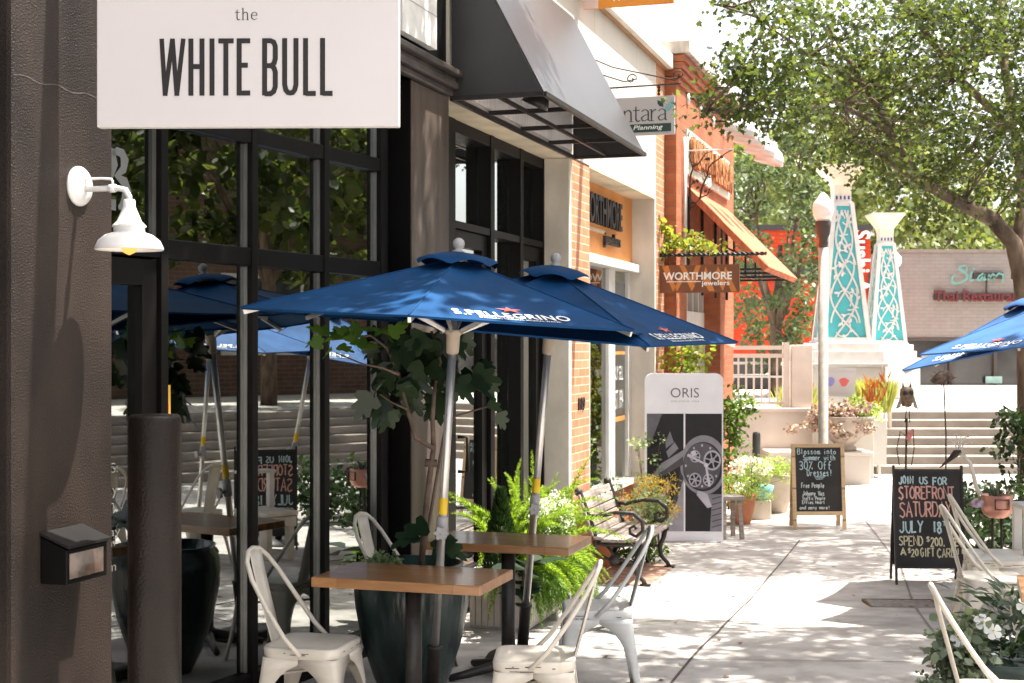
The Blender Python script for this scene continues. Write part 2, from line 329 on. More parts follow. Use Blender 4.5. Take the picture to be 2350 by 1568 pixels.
TWIG = mat("grey_twig", (.12, .085, .062), rough=.85, var=.3, scale=14)
CHALKBOARD = mat("chalkboard", (.032, .028, .027), rough=.75, var=.35, scale=3)
PINE = woodmat("pine_frame", (.60, .40, .22), (.72, .52, .31), rough=.5)
CHALK_B = mat("blue_chalk", (.46, .60, .62), rough=.9, var=.15, scale=40)
CHALK_P = mat("pink_chalk", (.66, .36, .30), rough=.9, var=.18, scale=40)
CHALK_Y = mat("cream_chalk", (.62, .57, .38), rough=.9, var=.18, scale=40)
AWN = mat("black_awning_cloth", (.012, .0105, .0105), rough=.40, var=.3, scale=3, bump=.12, bscale=400, spec=1.0)
for n_ in AWN.node_tree.nodes:
    if n_.type == "BSDF_PRINCIPLED": n_.inputs["Sheen Weight"].default_value = .12; n_.inputs["Sheen Roughness"].default_value = .45; n_.inputs["Sheen Tint"].default_value = (.9, .84, .84, 1)
ORANGE = mat("orange_panel", (.60, .25, .075), rough=.7, var=.12, scale=2)
PLAZA_C = mat("plaza_concrete", (.56, .53, .48), rough=.9, var=.08, scale=1.2)
STEP_C = mat("step_concrete", (.27, .235, .20), rough=.9, var=.16, scale=2.5)
TURQ = mat("turquoise_panel", (.07, .39, .41), rough=.35, var=.06)
CREAMRAIL = mat("cream_rail", (.66, .58, .50), rough=.55, var=.05)
# ================================================================ the ground and the square
def groundmat():
    m, nt, out = nodes("pavement_concrete"); L = nt.links.new
    b = nt.nodes.new("ShaderNodeBsdfPrincipled"); L(b.outputs[0], out.inputs[0]); b.inputs['Roughness'].default_value = .9; b.inputs['Specular IOR Level'].default_value = .2
    tc = nt.nodes.new("ShaderNodeTexCoord")
    def noise(s, d=5):
        n = nt.nodes.new("ShaderNodeTexNoise"); n.inputs['Scale'].default_value = s; n.inputs['Detail'].default_value = d; L(tc.outputs['Object'], n.inputs[0]); return n
    r1 = ramp(nt, [(.3, (.40, .372, .35)), (.7, (.50, .472, .448))]); L(noise(.8).outputs[0], r1.inputs[0])
    r2 = ramp(nt, [(.35, (.72, .705, .69)), (.62, (1, 1, 1))]); L(noise(4, 10).outputs[0], r2.inputs[0])
    r3 = ramp(nt, [(.66, (1, 1, 1)), (.74, (.72, .70, .68))]); L(noise(26, 2).outputs[0], r3.inputs[0])
    x = nt.nodes.new("ShaderNodeMix"); x.data_type = 'RGBA'; x.blend_type = 'MULTIPLY'; x.inputs[0].default_value = 1; L(r1.outputs[0], x.inputs[6]); L(r2.outputs[0], x.inputs[7])
    y = nt.nodes.new("ShaderNodeMix"); y.data_type = 'RGBA'; y.blend_type = 'MULTIPLY'; y.inputs[0].default_value = .5; L(x.outputs[2], y.inputs[6]); L(r3.outputs[0], y.inputs[7])
    vo = nt.nodes.new('ShaderNodeTexVoronoi'); vo.inputs['Scale'].default_value = 3.2; L(tc.outputs['Object'], vo.inputs[0])
    r4 = ramp(nt, [(.035, (.52, .50, .48)), (.06, (1, 1, 1))]); L(vo.outputs[0], r4.inputs[0])
    w = nt.nodes.new('ShaderNodeMix'); w.data_type = 'RGBA'; w.blend_type = 'MULTIPLY'; w.inputs[0].default_value = .8; L(y.outputs[2], w.inputs[6]); L(r4.outputs[0], w.inputs[7]); L(w.outputs[2], b.inputs['Base Color'])
    bp = nt.nodes.new("ShaderNodeBump"); bp.inputs['Strength'].default_value = .25; bp.inputs['Distance'].default_value = .01; L(noise(120, 3).outputs[0], bp.inputs['Height']); L(bp.outputs[0], b.inputs['Normal'])
    return m
ys = [-60, -10, 0, 4, 8.4] + [8.4 + .25*i for i in range(1, 13)] + [13, 16, 20, 30, 60, 120, 400]
mb = MB(); vs = []; fs = []
for y in ys: vs += [(-300, y, zg(y)), (-5, y, zg(y)), (15, y, zg(y)), (400, y, zg(y))]
for i in range(len(ys)-1):
    for k in range(3): fs.append((i*4+k, i*4+k+1, i*4+k+5, i*4+k+4))
mb.add(vs, fs, True); tag(mb.build("pavement", groundmat()), kind="structure")
def gp(px, py, dz=0.004):                     # ground point seen at a pixel
    Y = 10.0
    for _ in range(40): Y = .5*Y + .5*(EYE - zg(Y)) * FPX / (py - CY)
    return Vector(((px-CX)/FPX*Y, Y, zg(Y) + dz))
def gline(mb, pts, w):
    P3 = []
    for a, b in zip(pts[:-1], pts[1:]):
        n = max(1, int((Vector(b)-Vector(a)).length / .25))
        P3 += [Vector(a).lerp(Vector(b), i/n) for i in range(n)]
    P3.append(Vector(pts[-1])); L = []; Q = []; rg = random.Random(5)
    for i, p in enumerate(P3):
        d = (P3[min(i+1, len(P3)-1)] - P3[max(i-1, 0)]); n = Vector((-d.y, d.x, 0)).normalized() * w/2 * rg.uniform(.7, 1.3)
        for l, q in ((L, p+n), (Q, p-n)): l.append((q.x, q.y, zg(q.y) + .004))
    n = len(L); mb.add(L + Q, [(i, n+i, n+i+1, i+1) for i in range(n-1)])
JOINT = mat("joint_dirt", (.075, .06, .05), rough=.95, var=.3, scale=10)
mb = MB(); crack = [gp(*q) for q in ((1480,1640),(1546,1562),(1590,1508),(1648,1452),(1700,1396),(1760,1330),(1800,1284),(1836,1240))]
gline(mb, crack, .014); tag(mb.build("pavement_crack", JOINT), kind="structure")
JOINT2 = mat("joint_line", (.20, .175, .155), rough=.95, var=.2, scale=10)  # grey-brown colour of the paving joints themselves
mb = MB()
for Y in (6.6, 8.1, 9.6, 11.1, 12.75, 14.3, 15.9, 17.6, 19.5): gline(mb, [(-.2 + .1*(Y-8), Y + .1, 0), (8.5, Y - .35, 0)], .009)
gline(mb, [(2.02, 5.5, 0), (2.75, 9.4, 0), (3.5, 12.8, 0), (4.3, 18.0, 0)], .016)
tag(mb.build("pavement_joints", JOINT2), kind="structure")
mb = MB(); q = [FA(.1, .02, .004), FA(1.3, .02, .004), FA(1.3, .66, .004), FA(.1, .66, .004)]
mb.add([(p.x, p.y, zg(p.y) + .006) for p in q], [(0, 3, 2, 1)])
PAVER = brickmat("brick_paver", (.36, .19, .13), (.42, .26, .19), (.4, .34, .28), bw=.2, bh=.1, ms=.008)
o = mb.build("brick_paving", mat("paver_red", (.36, .22, .16), rough=.9, var=.35, scale=14)); tag(o, kind="structure")

# stairs and raised square
N = 7; RI = .125; GO = .33; SX0 = 5.62; SY0 = 22.05; TX = 11.0
mb = MB()
for i in range(N):
    mb.box(SX0, TX + GO*N + .3, SY0 + GO*i, SY0 + GO*N, RI*i, RI*(i+1) - .001)
    mb.box(TX + GO*i, TX + GO*N + .3, -4, SY0 + GO*i, RI*i, RI*(i+1) - .001)
tag(mb.build("stairs", STEP_C, bevel=.012), kind="structure")
mb = MB(); z = RI*N
mb.box(-8, 120, SY0 + GO*N, 160, .2, z - .002)
mb.box(-8, SX0, 21.34, SY0 + GO*N, .2, z - .004)
mb.box(TX + GO*N + .3, 120, -40, SY0 + GO*N, .2, z - .006)
tag(mb.build("plaza", PLAZA_C), kind="structure")
mb = MB()
for k in range(9): mb.box(SX0, 40, 26 + k*1.7, 26.02 + k*1.7, z, z + .003)
for k in range(14): mb.box(6.5 + k*1.6, 6.52 + k*1.6, SY0 + GO*N + .1, 40, z + .001, z + .004)
tag(mb.build("plaza_joints", mat("plaza_joint", (.36, .33, .30), rough=.9)), kind="structure")

# retaining walls on the left of the stairs
def wallbox(name, label, x0, x1, y0, y1, z0, z1, cap=.06, over=.04, m=STONE):
    r = thing(name, label, "wall", ((x0+x1)/2, y0, z0)); w = (x1-x0)/2
    MB().box(-w, w, .0, y1-y0, -.1, z1-z0-cap).build("wall_face", m, r, bevel=.01)
    MB().box(-w-over, w+over, -over, y1-y0+over, z1-z0-cap, z1-z0).build("coping", m, r, bevel=.012)
    return r
WALLC = mat("smooth_wall_stucco", (.56, .51, .45), rough=.9, var=.08, scale=2)
wallbox("retaining_wall", "tall cream retaining wall below the picket railing", 2.6, 4.45, 21.0, 21.25, 0, 1.07, m=WALLC)
wallbox("retaining_wall", "cream planter wall behind the bowl planter beside the steps", 4.50, 5.42, 21.3, 21.6, 0, 1.02, m=WALLC)
wallbox("seat_wall", "low cream bench-height wall under the bowl planter", 3.72, 5.13, 20.35, 20.95, 0, .47, m=WALLC)
wallbox("plinth_wall", "grey wall with white coping under the nearer turquoise tower", 4.75, 6.12, 23.3, 24.9, .8, 1.70, m=mat("grey_wall", (.42, .40, .37), rough=.9, var=.08, scale=2))

# railing with pickets
r = thing("picket_railing", "cream metal picket railing on top of the retaining wall", "railing", (3.4, 21.12, 1.07))
x0, x1 = -.8, .72
mb = MB(); mb.box(x0, x1, -.03, .03, .86, .92); mb.box(x0, x1, -.025, .025, .74, .80); mb.box(x0, x1, -.02, .02, .05, .09); mb.build("rail", CREAMRAIL, r)
for k in range(14):
    MB().box(x0 + .06 + k*.115, x0 + .085 + k*.115, -.0125, .0125, .09, .74).build("picket", CREAMRAIL, r)
for x in (-.45, .62):
    p = MB().box(x, x + .09, -.045, .045, 0, .97).build("post", CREAMRAIL, r)
mb = MB(); mb.box(.74, 1.05, -.08, .1, 0, .93); mb.build("end_panel", CREAMRAIL, r, bevel=.01)

# ================================================================ the shop fronts (frame: x = along street, -y = out of the wall)
def fbox(mb, t0, t1, v0, v1, z0, z1, M=None): return mb.box(t0, t1, -v1, -v0, z0, z1, M)
def fr_face(t, v, z): return frame((t, -v, z), (1, 0, 0), (0, 0, 1))

# ---- black restaurant
b1 = thing("black_restaurant_front", "black stucco restaurant front with tall steel windows behind white hanging sign", "building", F0, ANG_U)
mb = MB(); fbox(mb, -7.35, -6.73, -.75, 0, -.3, 4.42); mb.build("corner_pier", BLACK_STUCCO, b1, bevel=.02)
mb = MB(); fbox(mb, -3.6, -3.52, -.9, -.012, -.3, 3.58); fbox(mb, -3.69, -3.602, -.6, -.135, -.3, 3.58); mb.build("pilaster_return", BLACK_PAINT, b1)
mb = MB(); fbox(mb, -3.595, -2.945, -.011, 0, -.3, 3.58); fbox(mb, -3.518, -2.945, -.9, -.0115, -.3, 3.58); mb.build("pilaster", mat("worn_brown_black", (.075, .056, .044), rough=.55, var=.45, scale=3, stretch=(2.5, 2.5, .35), bump=.3, bscale=70), b1, bevel=.012)
mb = MB(); fbox(mb, -6.72, -2.945, -.9, -.02, 3.60, 7.2); fbox(mb, -7.35, -6.73, -.75, 0, 4.44, 7.2); fbox(mb, -16, -7.36, -6.5, -.55, -.3, 7.2)
fbox(mb, -16, -2.945, -6.5, -.91, 3.7, 7.2); fbox(mb, -7.35, -3.05, -6.5, -6.3, -.3, 3.7); fbox(mb, -3.2, -3.0, -6.3, -.91, -.3, 3.7); mb.build("wall", BLACK_PAINT, b1)
mb = MB()
for z0, z1, pr in ((3.585, 3.625, .035), (3.627, 3.67, .07), (3.672, 3.70, .05), (3.702, 3.74, .10)): fbox(mb, -6.70, -2.95, -.015, pr, z0, z1)
mb.build("cornice_moulding", mat("worn_black_trim", (.06, .05, .043), rough=.45, var=.4, scale=6), b1, bevel=.008)
mb = MB(); rg = random.Random(4); n_ = 40
for k in range(n_):
    a0, a1 = -7.34 + .60*k/n_, -7.34 + .60*(k+1)/n_; z0 = 2.93 + .006*math.sin(k*.5) + .001*rg.random(); fbox(mb, a0, a1 + .004, .0003, .0012, z0, z0 + .0035)
mb.build("stucco_crack", mat("pale_crack", (.075, .066, .058), rough=.9, var=.5, scale=30), b1)
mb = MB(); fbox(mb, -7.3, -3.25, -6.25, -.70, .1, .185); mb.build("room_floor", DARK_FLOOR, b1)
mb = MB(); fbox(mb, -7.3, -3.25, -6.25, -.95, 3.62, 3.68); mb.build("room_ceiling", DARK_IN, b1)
# splayed glazing
VE = -.12; TE = ft(885, VE)
CW, SW = math.cos(R(7.2)), math.sin(R(7.2))
# glazing frame: x runs from the right end (0) to the left (q), y out towards the street
GM = Matrix.Translation(Vector((TE, -VE, 0))) @ Matrix.Rotation(R(-7.2), 4, 'Z')
def gq(px):                                    # position along the glazing of column px
    k = (px - CX)/FPX; e = FA(TE, VE, 0); w = U*CW + V*SW
    return (k*e.y - e.x)/(k*w.y - w.x)
def gbox(mb, q0, q1, n0, n1, z0, z1): return mb.box(-q1, -q0, -n1, -n0, z0, z1, GM)
muls = [0.0, gq(757), gq(593), gq(387)]; qe = 3.35; mw = .05
ZT1, ZT2, ZH = (2.40, 2.49), (3.02, 3.095), 3.58
fm = MB()
for q in muls[1:]: gbox(fm, q, q+mw, -.10, 0, .2, ZH)
gbox(fm, -.03, .05, -.10, 0, .2, ZH)
gbox(fm, qe-.05, qe, -.14, 0, .2, ZH)
cells = [(.05, muls[1]), (muls[1]+mw, muls[2]), (muls[2]+mw, muls[3]), (muls[3]+mw, qe-.05)]
for i, (a, b) in enumerate(cells):
    gbox(fm, a, b, -.09, -.006, *ZT1); gbox(fm, a, b, -.09, -.006, *ZT2); gbox(fm, a, b, -.13, -.006, 3.5, ZH)
    if i < 3: gbox(fm, a, b, -.13, -.006, .15, .34)
fro = fm.build("window_frame", FRAME_BLACK, b1, bevel=.004)
bd = MB()
for i, (a, b) in enumerate(cells):
    for z0, z1 in ((.34 if i < 3 else .2, ZT1[0]), (ZT1[1], ZT2[0]), (ZT2[1], 3.5)):
        gbox(bd, a+.002, a+.006, -.052, -.030, z0+.004, z1-.004)
bd.build("glazing_bead", mat("bright_bead", (.22, .215, .205), rough=.3, metal=.7), fro)
for i, (a, b) in enumerate(cells[:3]):
    for z0, z1 in ((.34, ZT1[0]), (ZT1[1], ZT2[0]), (ZT2[1], 3.5)):
        mb = MB(); gbox(mb, a+.005, b, -.055, -.050, z0, z1); mb.build("pane", GLASS, fro)
a, b = cells[3]
for z0, z1 in ((ZT1[1], ZT2[0]), (ZT2[1], 3.5)):
    mb = MB(); gbox(mb, a+.005, b, -.055, -.050, z0, z1); mb.build("pane", GLASS, fro)
door = MB(); gbox(door, a+.01, a+.11, -.11, -.02, .21, ZT1[0]-.01); gbox(door, b-.12, b-.02, -.11, -.02, .21, ZT1[0]-.01)
gbox(door, a+.11, b-.12, -.11, -.02, ZT1[0]-.13, ZT1[0]-.01); gbox(door, a+.11, b-.12, -.11, -.02, .21, .42)
dr = door.build("door", FRAME_BLACK, b1, bevel=.004)
mb = MB(); gbox(mb, a+.11, b-.12, -.07, -.064, .42, ZT1[0]-.13); mb.build("door_pane", GLASS, dr)
gfr = frame(GM @ Vector((0, 0, 0)), GM.to_3x3() @ Vector((1, 0, 0)), (0, 0, 1))     # x right (towards far end), out to street
lt = MB()
def gtxt(s, pr, py_top, h, w, bold=.0):        # right edge at px, on the door pane
    q = gq(pr); e = FA(TE, VE, 0) - (U*CW + V*SW)*q; z1 = EYE + (CY-py_top)/FPX*e.y
    put_text(lt, s, -q-w, -q, z1-h, z1, gfr, dz=-.058, bold=bold)
for s, pr, py, h, w in (("NOW SERVING:", 294, 1062, .045, .46), ("Sunday - Thursday", 294, 1112, .06, .62), ("4pm-10pm", 286, 1148, .055, .30), ("Friday & Saturday", 300, 1208, .055, .60), ("4pm-11pm", 288, 1236, .05, .30), ("Sunday 4-9pm", 290, 1290, .055, .42)):
    gtxt(s, pr, py, h, w)
lt.build("opening_hours", mat("faded_white_decal", (.30, .285, .26), rough=.6), dr)
n3 = MB()
def big3(q, z, sc_):
    pts = [(.05, .93), (.16, 1.0), (.3, .98), (.38, .86), (.34, .68), (.18, .55), (.36, .46), (.44, .28), (.40, .1), (.28, -.02), (.2, -.04)]
    n3.ribbon([(-q + x*sc_, z + y*sc_) for x, y in pts], [.016, .036, .04, .05, .04, .025, .05, .06, .055, .036, .016], gfr, -.046)
big3(gq(274), 2.62, .24)
n3.ribbon([(-gq(250) + x*.24, 2.62 + y*.24) for x, y in ((.02, .8), (.12, .98), (.3, .95), (.36, .75), (.2, .4), (.0, 0), (.42, 0))], [.025, .04, .045, .05, .04, .04, .05], gfr, -.046)
n3.build("street_number", mat("grey_decal", (.17, .18, .175), rough=.6), fro)
# yellow notice stuck on the glass
q = gq(409); e = FA(TE, VE, 0) - (U*CW + V*SW)*q
r = thing("window_notice", "yellow mask notice stuck to the glass above the bollard", "notice", F0, ANG_U)
z1 = EYE + (CY-884)/FPX*e.y; z0 = EYE + (CY-957)/FPX*e.y
mb = MB(); mb.prism([(-q-.16, z0), (-q, z0), (-q, z1), (-q-.16, z1)], .003, lambda x, y, d=0: gfr(x, y, d-.044)); mb.build("sheet", mat("notice_yellow", (.62, .36, .04), rough=.7), r)
mb = MB(); put_text(mb, "MASK", -q-.15, -q-.02, z1-.055, z1-.02, gfr, -.0425, bold=.01); put_text(mb, "REQUIRED", -q-.15, -q-.02, z1-.085, z1-.065, gfr, -.0425); mb.build("lettering", INK, r)
mb = MB(); mb.ribbon([(-q-.08, z0+.005), (-q-.02, z0+.02), (-q-.02, z0+.055), (-q-.06, z0+.07)], .014, gfr, -.0425); mb.prism([(-q-.14, z0), (-q-.04, z0), (-q-.05, z0+.05), (-q-.1, z0+.06)], .0003, lambda x, y, d=0: gfr(x, y, d-.0426)); mb.build("picture", mat("notice_orange", (.62, .16, .03)), r)

# white sign board on the black wall
t0, t1 = ft(905), ft(985)
r = thing("wall_sign_board", "white painted board fixed high on the black wall beside awning", "sign", F0, ANG_U)
zb = fz(985, 116); mb = MB(); fbox(mb, t0, t1, .0, .05, zb, zb + 1.2); mb.build("board", mat("chalky_white_paint", (.72, .71, .68), rough=.8, var=.12, scale=9, bump=.4, bscale=30), r)
mb = MB()
for k in range(1, 6): fbox(mb, t0+.005, t1-.005, .0505, .0525, zb + .2*k, zb + .2*k + .006)
mb.build("board_joint", mat("grey_joint", (.35, .34, .33)), r)

# ---- cream stone shop
b2 = thing("cream_stone_shop", "cream stone and brick shop building with black window frames", "building", F0, ANG_U)
ZL = 3.567
mb = MB(); fbox(mb, -2.94, 3.53, -.6, 0, ZL+.02, 5.04); fbox(mb, -2.94, 3.53, -6, -.6, ZL+.02, 5.0); mb.build("wall", brickmat("stone_slabs", (.56, .515, .45), (.53, .485, .425), (.36, .32, .28), bw=1.75, bh=.74, ms=.006, var=.08), b2)
mb = MB(); fbox(mb, -2.94, 0.02, -.26, -.001, ZL, ZL+.02); fbox(mb, .69, 3.53, -.28, -.001, ZL, ZL+.02); mb.build("soffit", mat("soffit_cream", (.62, .53, .38), rough=.9, var=.15, scale=4), b2)
mb = MB(); fbox(mb, -2.93, 4.05, -.5, .10, 5.05, 5.21); mb.build("cornice", STONE, b2, bevel=.01)
mb = MB(); fbox(mb, -2.93, 4.04, -.5, .05, 5.0415, 5.049); mb.build("cornice_underside", mat("cornice_brown", (.35, .2, .1)), b2)  # thin brown strip along the underside of the cornice
UW = brickmat("white_painted_brick", (.74, .72, .68), (.70, .68, .64), (.62, .60, .56), bw=.3, bh=.1, ms=.01, var=.08)
mb = MB(); fbox(mb, -2.93, -.5, -5, -.08, 5.215, 9); fbox(mb, 3.0, 3.55, -5, -.08, 5.215, 9); fbox(mb, -.5, 3.0, -5, -.08, 5.215, 5.5); fbox(mb, -.5, 3.0, -5, -.08, 7.3, 9); fbox(mb, .45, 1.05, -5, -.08, 5.5, 7.3); fbox(mb, 2.0, 2.35, -5, -.08, 5.5, 7.3); mb.build("upper_wall", UW, b2)
for t0, t1 in ((-.5, .45), (1.05, 2.0), (2.35, 3.0)):
    mb = MB(); fbox(mb, t0, t0+.06, -.3, -.14, 5.5, 7.3); fbox(mb, t1-.06, t1, -.3, -.14, 5.5, 7.3); fbox(mb, t0+.06, t1-.06, -.3, -.14, 6.3, 6.38)
    w = mb.build("upper_window", WHITE_TRIM, b2); mb = MB(); fbox(mb, t0+.06, t1-.06, -.26, -.25, 5.5, 6.3); fbox(mb, t0+.06, t1-.06, -.26, -.25, 6.38, 7.3); mb.build("pane", mat("pale_reflecting_glass", (.25, .26, .28), rough=.1, spec=.8), w)
mb = MB(); fbox(mb, .0, .085, -.6, -.001, -.3, ZL-.001); mb.build("concrete_pier", CONCRETE, b2, bevel=.006)
mb = MB(); fbox(mb, 3.532, 3.60, -.6, -.001, -.3, 5.04); mb.build("concrete_pier", CONCRETE, b2, bevel=.006)
mb = MB(); fbox(mb, .087, .69, -.6, 0, -.3, ZL-.002); mb.build("brick_pier", BRICK_TAN, b2)
mb = MB(); fbox(mb, 3.602, 4.068, -.6, 0, -.3, 5.04); mb.build("brick_pier", BRICK_TAN, b2)
# first shop window
V2 = -.213; fm = MB()
xa, xb, xc, xd, xe, xf = [ft(p, V2) for p in (1031, 1046, 1127, 1136, 1195, 1202)]
for a, b in ((-2.94, xb), (xc, xd), (xe, xf), (-.03, -.003)): fbox(fm, a, b, V2-.12, V2, -.1, ZL-.002)
segs = [(xb, xc), (xd, xe), (xf, -.03)]
zt = fz(1046, 522, V2), fz(1046, 505, V2)
for a, b in segs: fbox(fm, a, b, V2-.11, V2-.006, zt[0], zt[1]); fbox(fm, a, b, V2-.11, V2-.006, ZL-.09, ZL-.003)
for a, b in segs[1:2]: fbox(fm, a, b, V2-.11, V2-.006, -.1, .45)
fro2 = fm.build("window_frame", FRAME_BLACK, b2, bevel=.004)
for k, (a, b) in enumerate(segs):
    mb = MB(); fbox(mb, a, b, V2-.105, V2-.10, zt[1], ZL-.09); mb.build("pane", GLASS, fro2)
    if k == 1: mb = MB(); fbox(mb, a, b, V2-.105, V2-.10, .45, zt[0]); mb.build("pane", GLASS, fro2)
for (a, b), hn in ((segs[0], 1), (segs[2], 0)):
    d = MB(); fbox(d, a+.004, a+.09, V2-.10, V2-.03, .12, zt[0]-.006); fbox(d, b-.12, b-.004, V2-.10, V2-.03, .12, zt[0]-.006); fbox(d, a+.09, b-.12, V2-.10, V2-.03, zt[0]-.12, zt[0]-.006); fbox(d, a+.09, b-.12, V2-.10, V2-.03, .12, .40)
    dd = d.build("door", FRAME_BLACK, b2, bevel=.003); mb = MB(); fbox(mb, a+.09, b-.12, V2-.07, V2-.064, .40, zt[0]-.12); mb.build("door_pane", GLASS, dd)
    if hn:
        h = MB(); tt = a+.05; z0, z1 = 1.12, 1.36
        h.tube([(tt, -V2+.0-.0, z0), (tt, -V2-.07, z0), (tt, -V2-.07, z1), (tt, -V2, z1)], .013, 8); h.build("handle", IRON, dd)
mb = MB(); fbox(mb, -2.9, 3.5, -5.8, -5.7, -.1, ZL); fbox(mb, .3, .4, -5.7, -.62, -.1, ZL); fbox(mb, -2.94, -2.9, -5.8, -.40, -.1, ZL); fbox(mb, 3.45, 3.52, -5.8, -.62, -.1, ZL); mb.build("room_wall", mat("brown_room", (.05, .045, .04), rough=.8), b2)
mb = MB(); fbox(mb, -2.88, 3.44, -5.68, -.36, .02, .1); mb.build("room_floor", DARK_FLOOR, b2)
# jeweller's bay
VJ = -.25; t0, t1 = .69, 3.54
zs0, zs1 = fz(1380, 612, VJ), fz(1380, 592, VJ)
mb = MB(); fbox(mb, t0, t1, VJ-.12, VJ, zs1+.002, ZL-.002); mb.build("orange_fascia", ORANGE, b2)
mb = MB(); fbox(mb, t0, t1-.005, VJ-.12, VJ+.09, zs0, zs1); mb.build("window_head", WHITE_TRIM, b2, bevel=.006)
zb = fz(1455, 1092, VJ)
mb = MB(); fbox(mb, t0, t1, VJ-.3, VJ+.02, -.3, zb-.06); mb.build("brick_base", BRICK_RED, b2)
fm = MB(); fbox(fm, t0, t1-.003, VJ-.3, VJ+.06, zb-.058, zb)
for p0, p1 in ((1352, 1357), (1400, 1414), (1444, 1456)):
    a, b = ft(p0, VJ), min(ft(p1, VJ), t1-.002); fbox(fm, max(a, t0), b, VJ-.08, VJ-.01, zb+.001, zs0-.001)
fj = fm.build("shop_window", WHITE_TRIM, b2, bevel=.004)
mb = MB(); fbox(mb, t0+.02, t1-.02, VJ-.05, VJ-.045, zb+.002, zs0-.003); mb.build("pane", GLASS2, fj)
mb = MB(); a, b = ft(1415, VJ), ft(1443, VJ)
fbox(mb, a, b, VJ-.043, VJ-.040, zs0-.75, zs0-.12); mb.build("grey_poster", mat("poster_grey", (.17, .17, .17)), fj)
mb = MB(); fbox(mb, a+.02, b-.02, VJ-.039, VJ-.037, zb+.62, zb+.67); mb.build("window_sticker", mat("sticker_orange", (.75, .24, .06)), fj)
mb = MB(); fbox(mb, a+.02, b-.02, VJ-.039, VJ-.037, zb+1.32, zb+1.35); mb.build("window_sticker", mat("sticker_orange", (.75, .24, .06)), fj)
mb = MB(); put_text(mb, "jewelers", a+.06, b-.1, zs0-.52, zs0-.28, fr_face(0, VJ-.039, 0), .001); put_text(mb, "EST 1994", a+.06, b-.1, zb+.75, zb+.95, fr_face(0, VJ-.039, 0), .001); put_text(mb, "BUY SELL", a+.06, b-.1, zb+1.05, zb+1.2, fr_face(0, VJ-.039, 0), .001); mb.build("window_lettering", mat("etched_white", (.55, .55, .54)), fj)
mb = MB(); fbox(mb, t0+.02, 2.2, VJ-.9, VJ-.3, .2, zb+.12); mb.build("window_display", mat("mulch_brown", (.10, .05, .03), rough=.9, var=.6, scale=30), b2)
lt = MB(); z0, z1 = fz(1380, 522, VJ), fz(1380, 455, VJ); f = fr_face(0, VJ, 0)
a, b = ft(1322, VJ), ft(1415, VJ)
put_text(lt, "WORTHMORE", a, b, z0, z1, f, .03, bold=.02, thick=.035); lt.build("fascia_lettering", INK, b2); lt = MB()
put_text(lt, "jewelers", ft(1376, VJ), ft(1412, VJ), fz(1390, 572, VJ), fz(1390, 536, VJ), f, .03, bold=.015, thick=.03); lt.build("fascia_lettering", INK, b2)
lt = MB(); a, b = ft(1322, VJ), ft(1376, VJ); fbox(lt, a, b, VJ+.03, VJ+.05, fz(1365, 534, VJ), fz(1365, 527, VJ)); lt.build("fascia_rule", mat("bronze_rule", (.4, .3, .2)), b2)
lt = MB(); put_text(lt, "119", ft(1326), ft(1340), fz(1333, 942), fz(1333, 912), fr_face(0, 0, 0), .004, bold=.03, thick=.01, space=1.1); lt.build("house_number", IRON, b2)

# ---- orange brick shop
b3 = thing("orange_brick_shop", "orange brick shop with stone coping and rusty twig lettering", "building", F0, ANG_U)
V3 = .13
mb = MB(); fbox(mb, 4.07, 4.71, -6, V3, -.3, 4.9); fbox(mb, 7.13, 8.28, -6, V3, -.3, 4.9); fbox(mb, 4.71, 7.13, -6, V3, 2.95, 4.9); mb.build("wall", BRICK_RED, b3)
mb = MB()
for k in range(4): fbox(mb, 4.07, 8.28 + .0, -1.5, V3 + .025*(k+1), 4.902 + .08*k, 4.98 + .08*k - .006)
mb.build("corbel_course", BRICK_RED, b3)
mb = MB(); fbox(mb, 4.05, 8.33, -1.5, V3+.15, 5.225, 5.37); mb.build("coping", mat("weathered_coping", (.46, .41, .36), rough=.95, var=.4, scale=7, stretch=(1, 1, .4)), b3, bevel=.012)
mb = MB(); zt0, zt1 = 2.22, 2.42
fbox(mb, 4.72, 7.12, -.22, -.08, zt0, zt1)
for t in (4.72, 5.35, 5.95, 6.55, 7.06): fbox(mb, t, t+.05, -.22, -.07, -.1, zt0-.002)
for t in (4.72, 5.12, 5.52, 5.92, 6.32, 6.72, 7.08): fbox(mb, t, t+.035, -.2, -.09, zt1+.002, 2.94)
fj = mb.build("shop_window", WHITE_TRIM, b3)
mb = MB(); fbox(mb, 4.72, 7.12, -.17, -.165, -.05, zt0); fbox(mb, 4.72, 7.12, -.17, -.165, zt1, 2.94); mb.build("pane", GLASS2, fj)
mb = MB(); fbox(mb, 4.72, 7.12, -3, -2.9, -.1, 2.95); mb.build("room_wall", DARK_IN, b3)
ta, tb = 4.58, 7.7
mb = MB(); fbox(mb, ta, tb, V3, V3+.03, 3.96, 4.47); mb.build("sign_panel", mat("pale_green_boards", (.60, .64, .56), rough=.85, var=.15, scale=12), b3)
lt = MB(); f = fr_face(0, V3+.03, 0)
rg = random.Random(3)
for wd, a, b in (("SQUASH", 4.66, 6.02), ("BLOSSOM", 6.24, 7.64)):
    lt = MB(); put_text(lt, wd, a+.02, b-.02, 4.04, 4.40, f, .01, bold=.035, thick=.05)
    t = a
    while t < b:
        z0 = 4.03 + rg.uniform(-.02, .03); z1 = 4.40 + rg.uniform(-.04, .02)
        lt.tube([(t, -V3-.085, z0), (t + rg.uniform(-.012, .012), -V3-.09, min(z1, 4.43))], .007, 5); t += rg.uniform(.06, .12)
    lt.build("twig_lettering", RUST, b3)
mb = MB(); mb.tube([FA(0, 0, 0)*0 + Vector((4.42, -V3-.03, z)) for z in (2.9, 4.35)], .016, 6); mb.build("downpipe", WHITE_TRIM, b3)

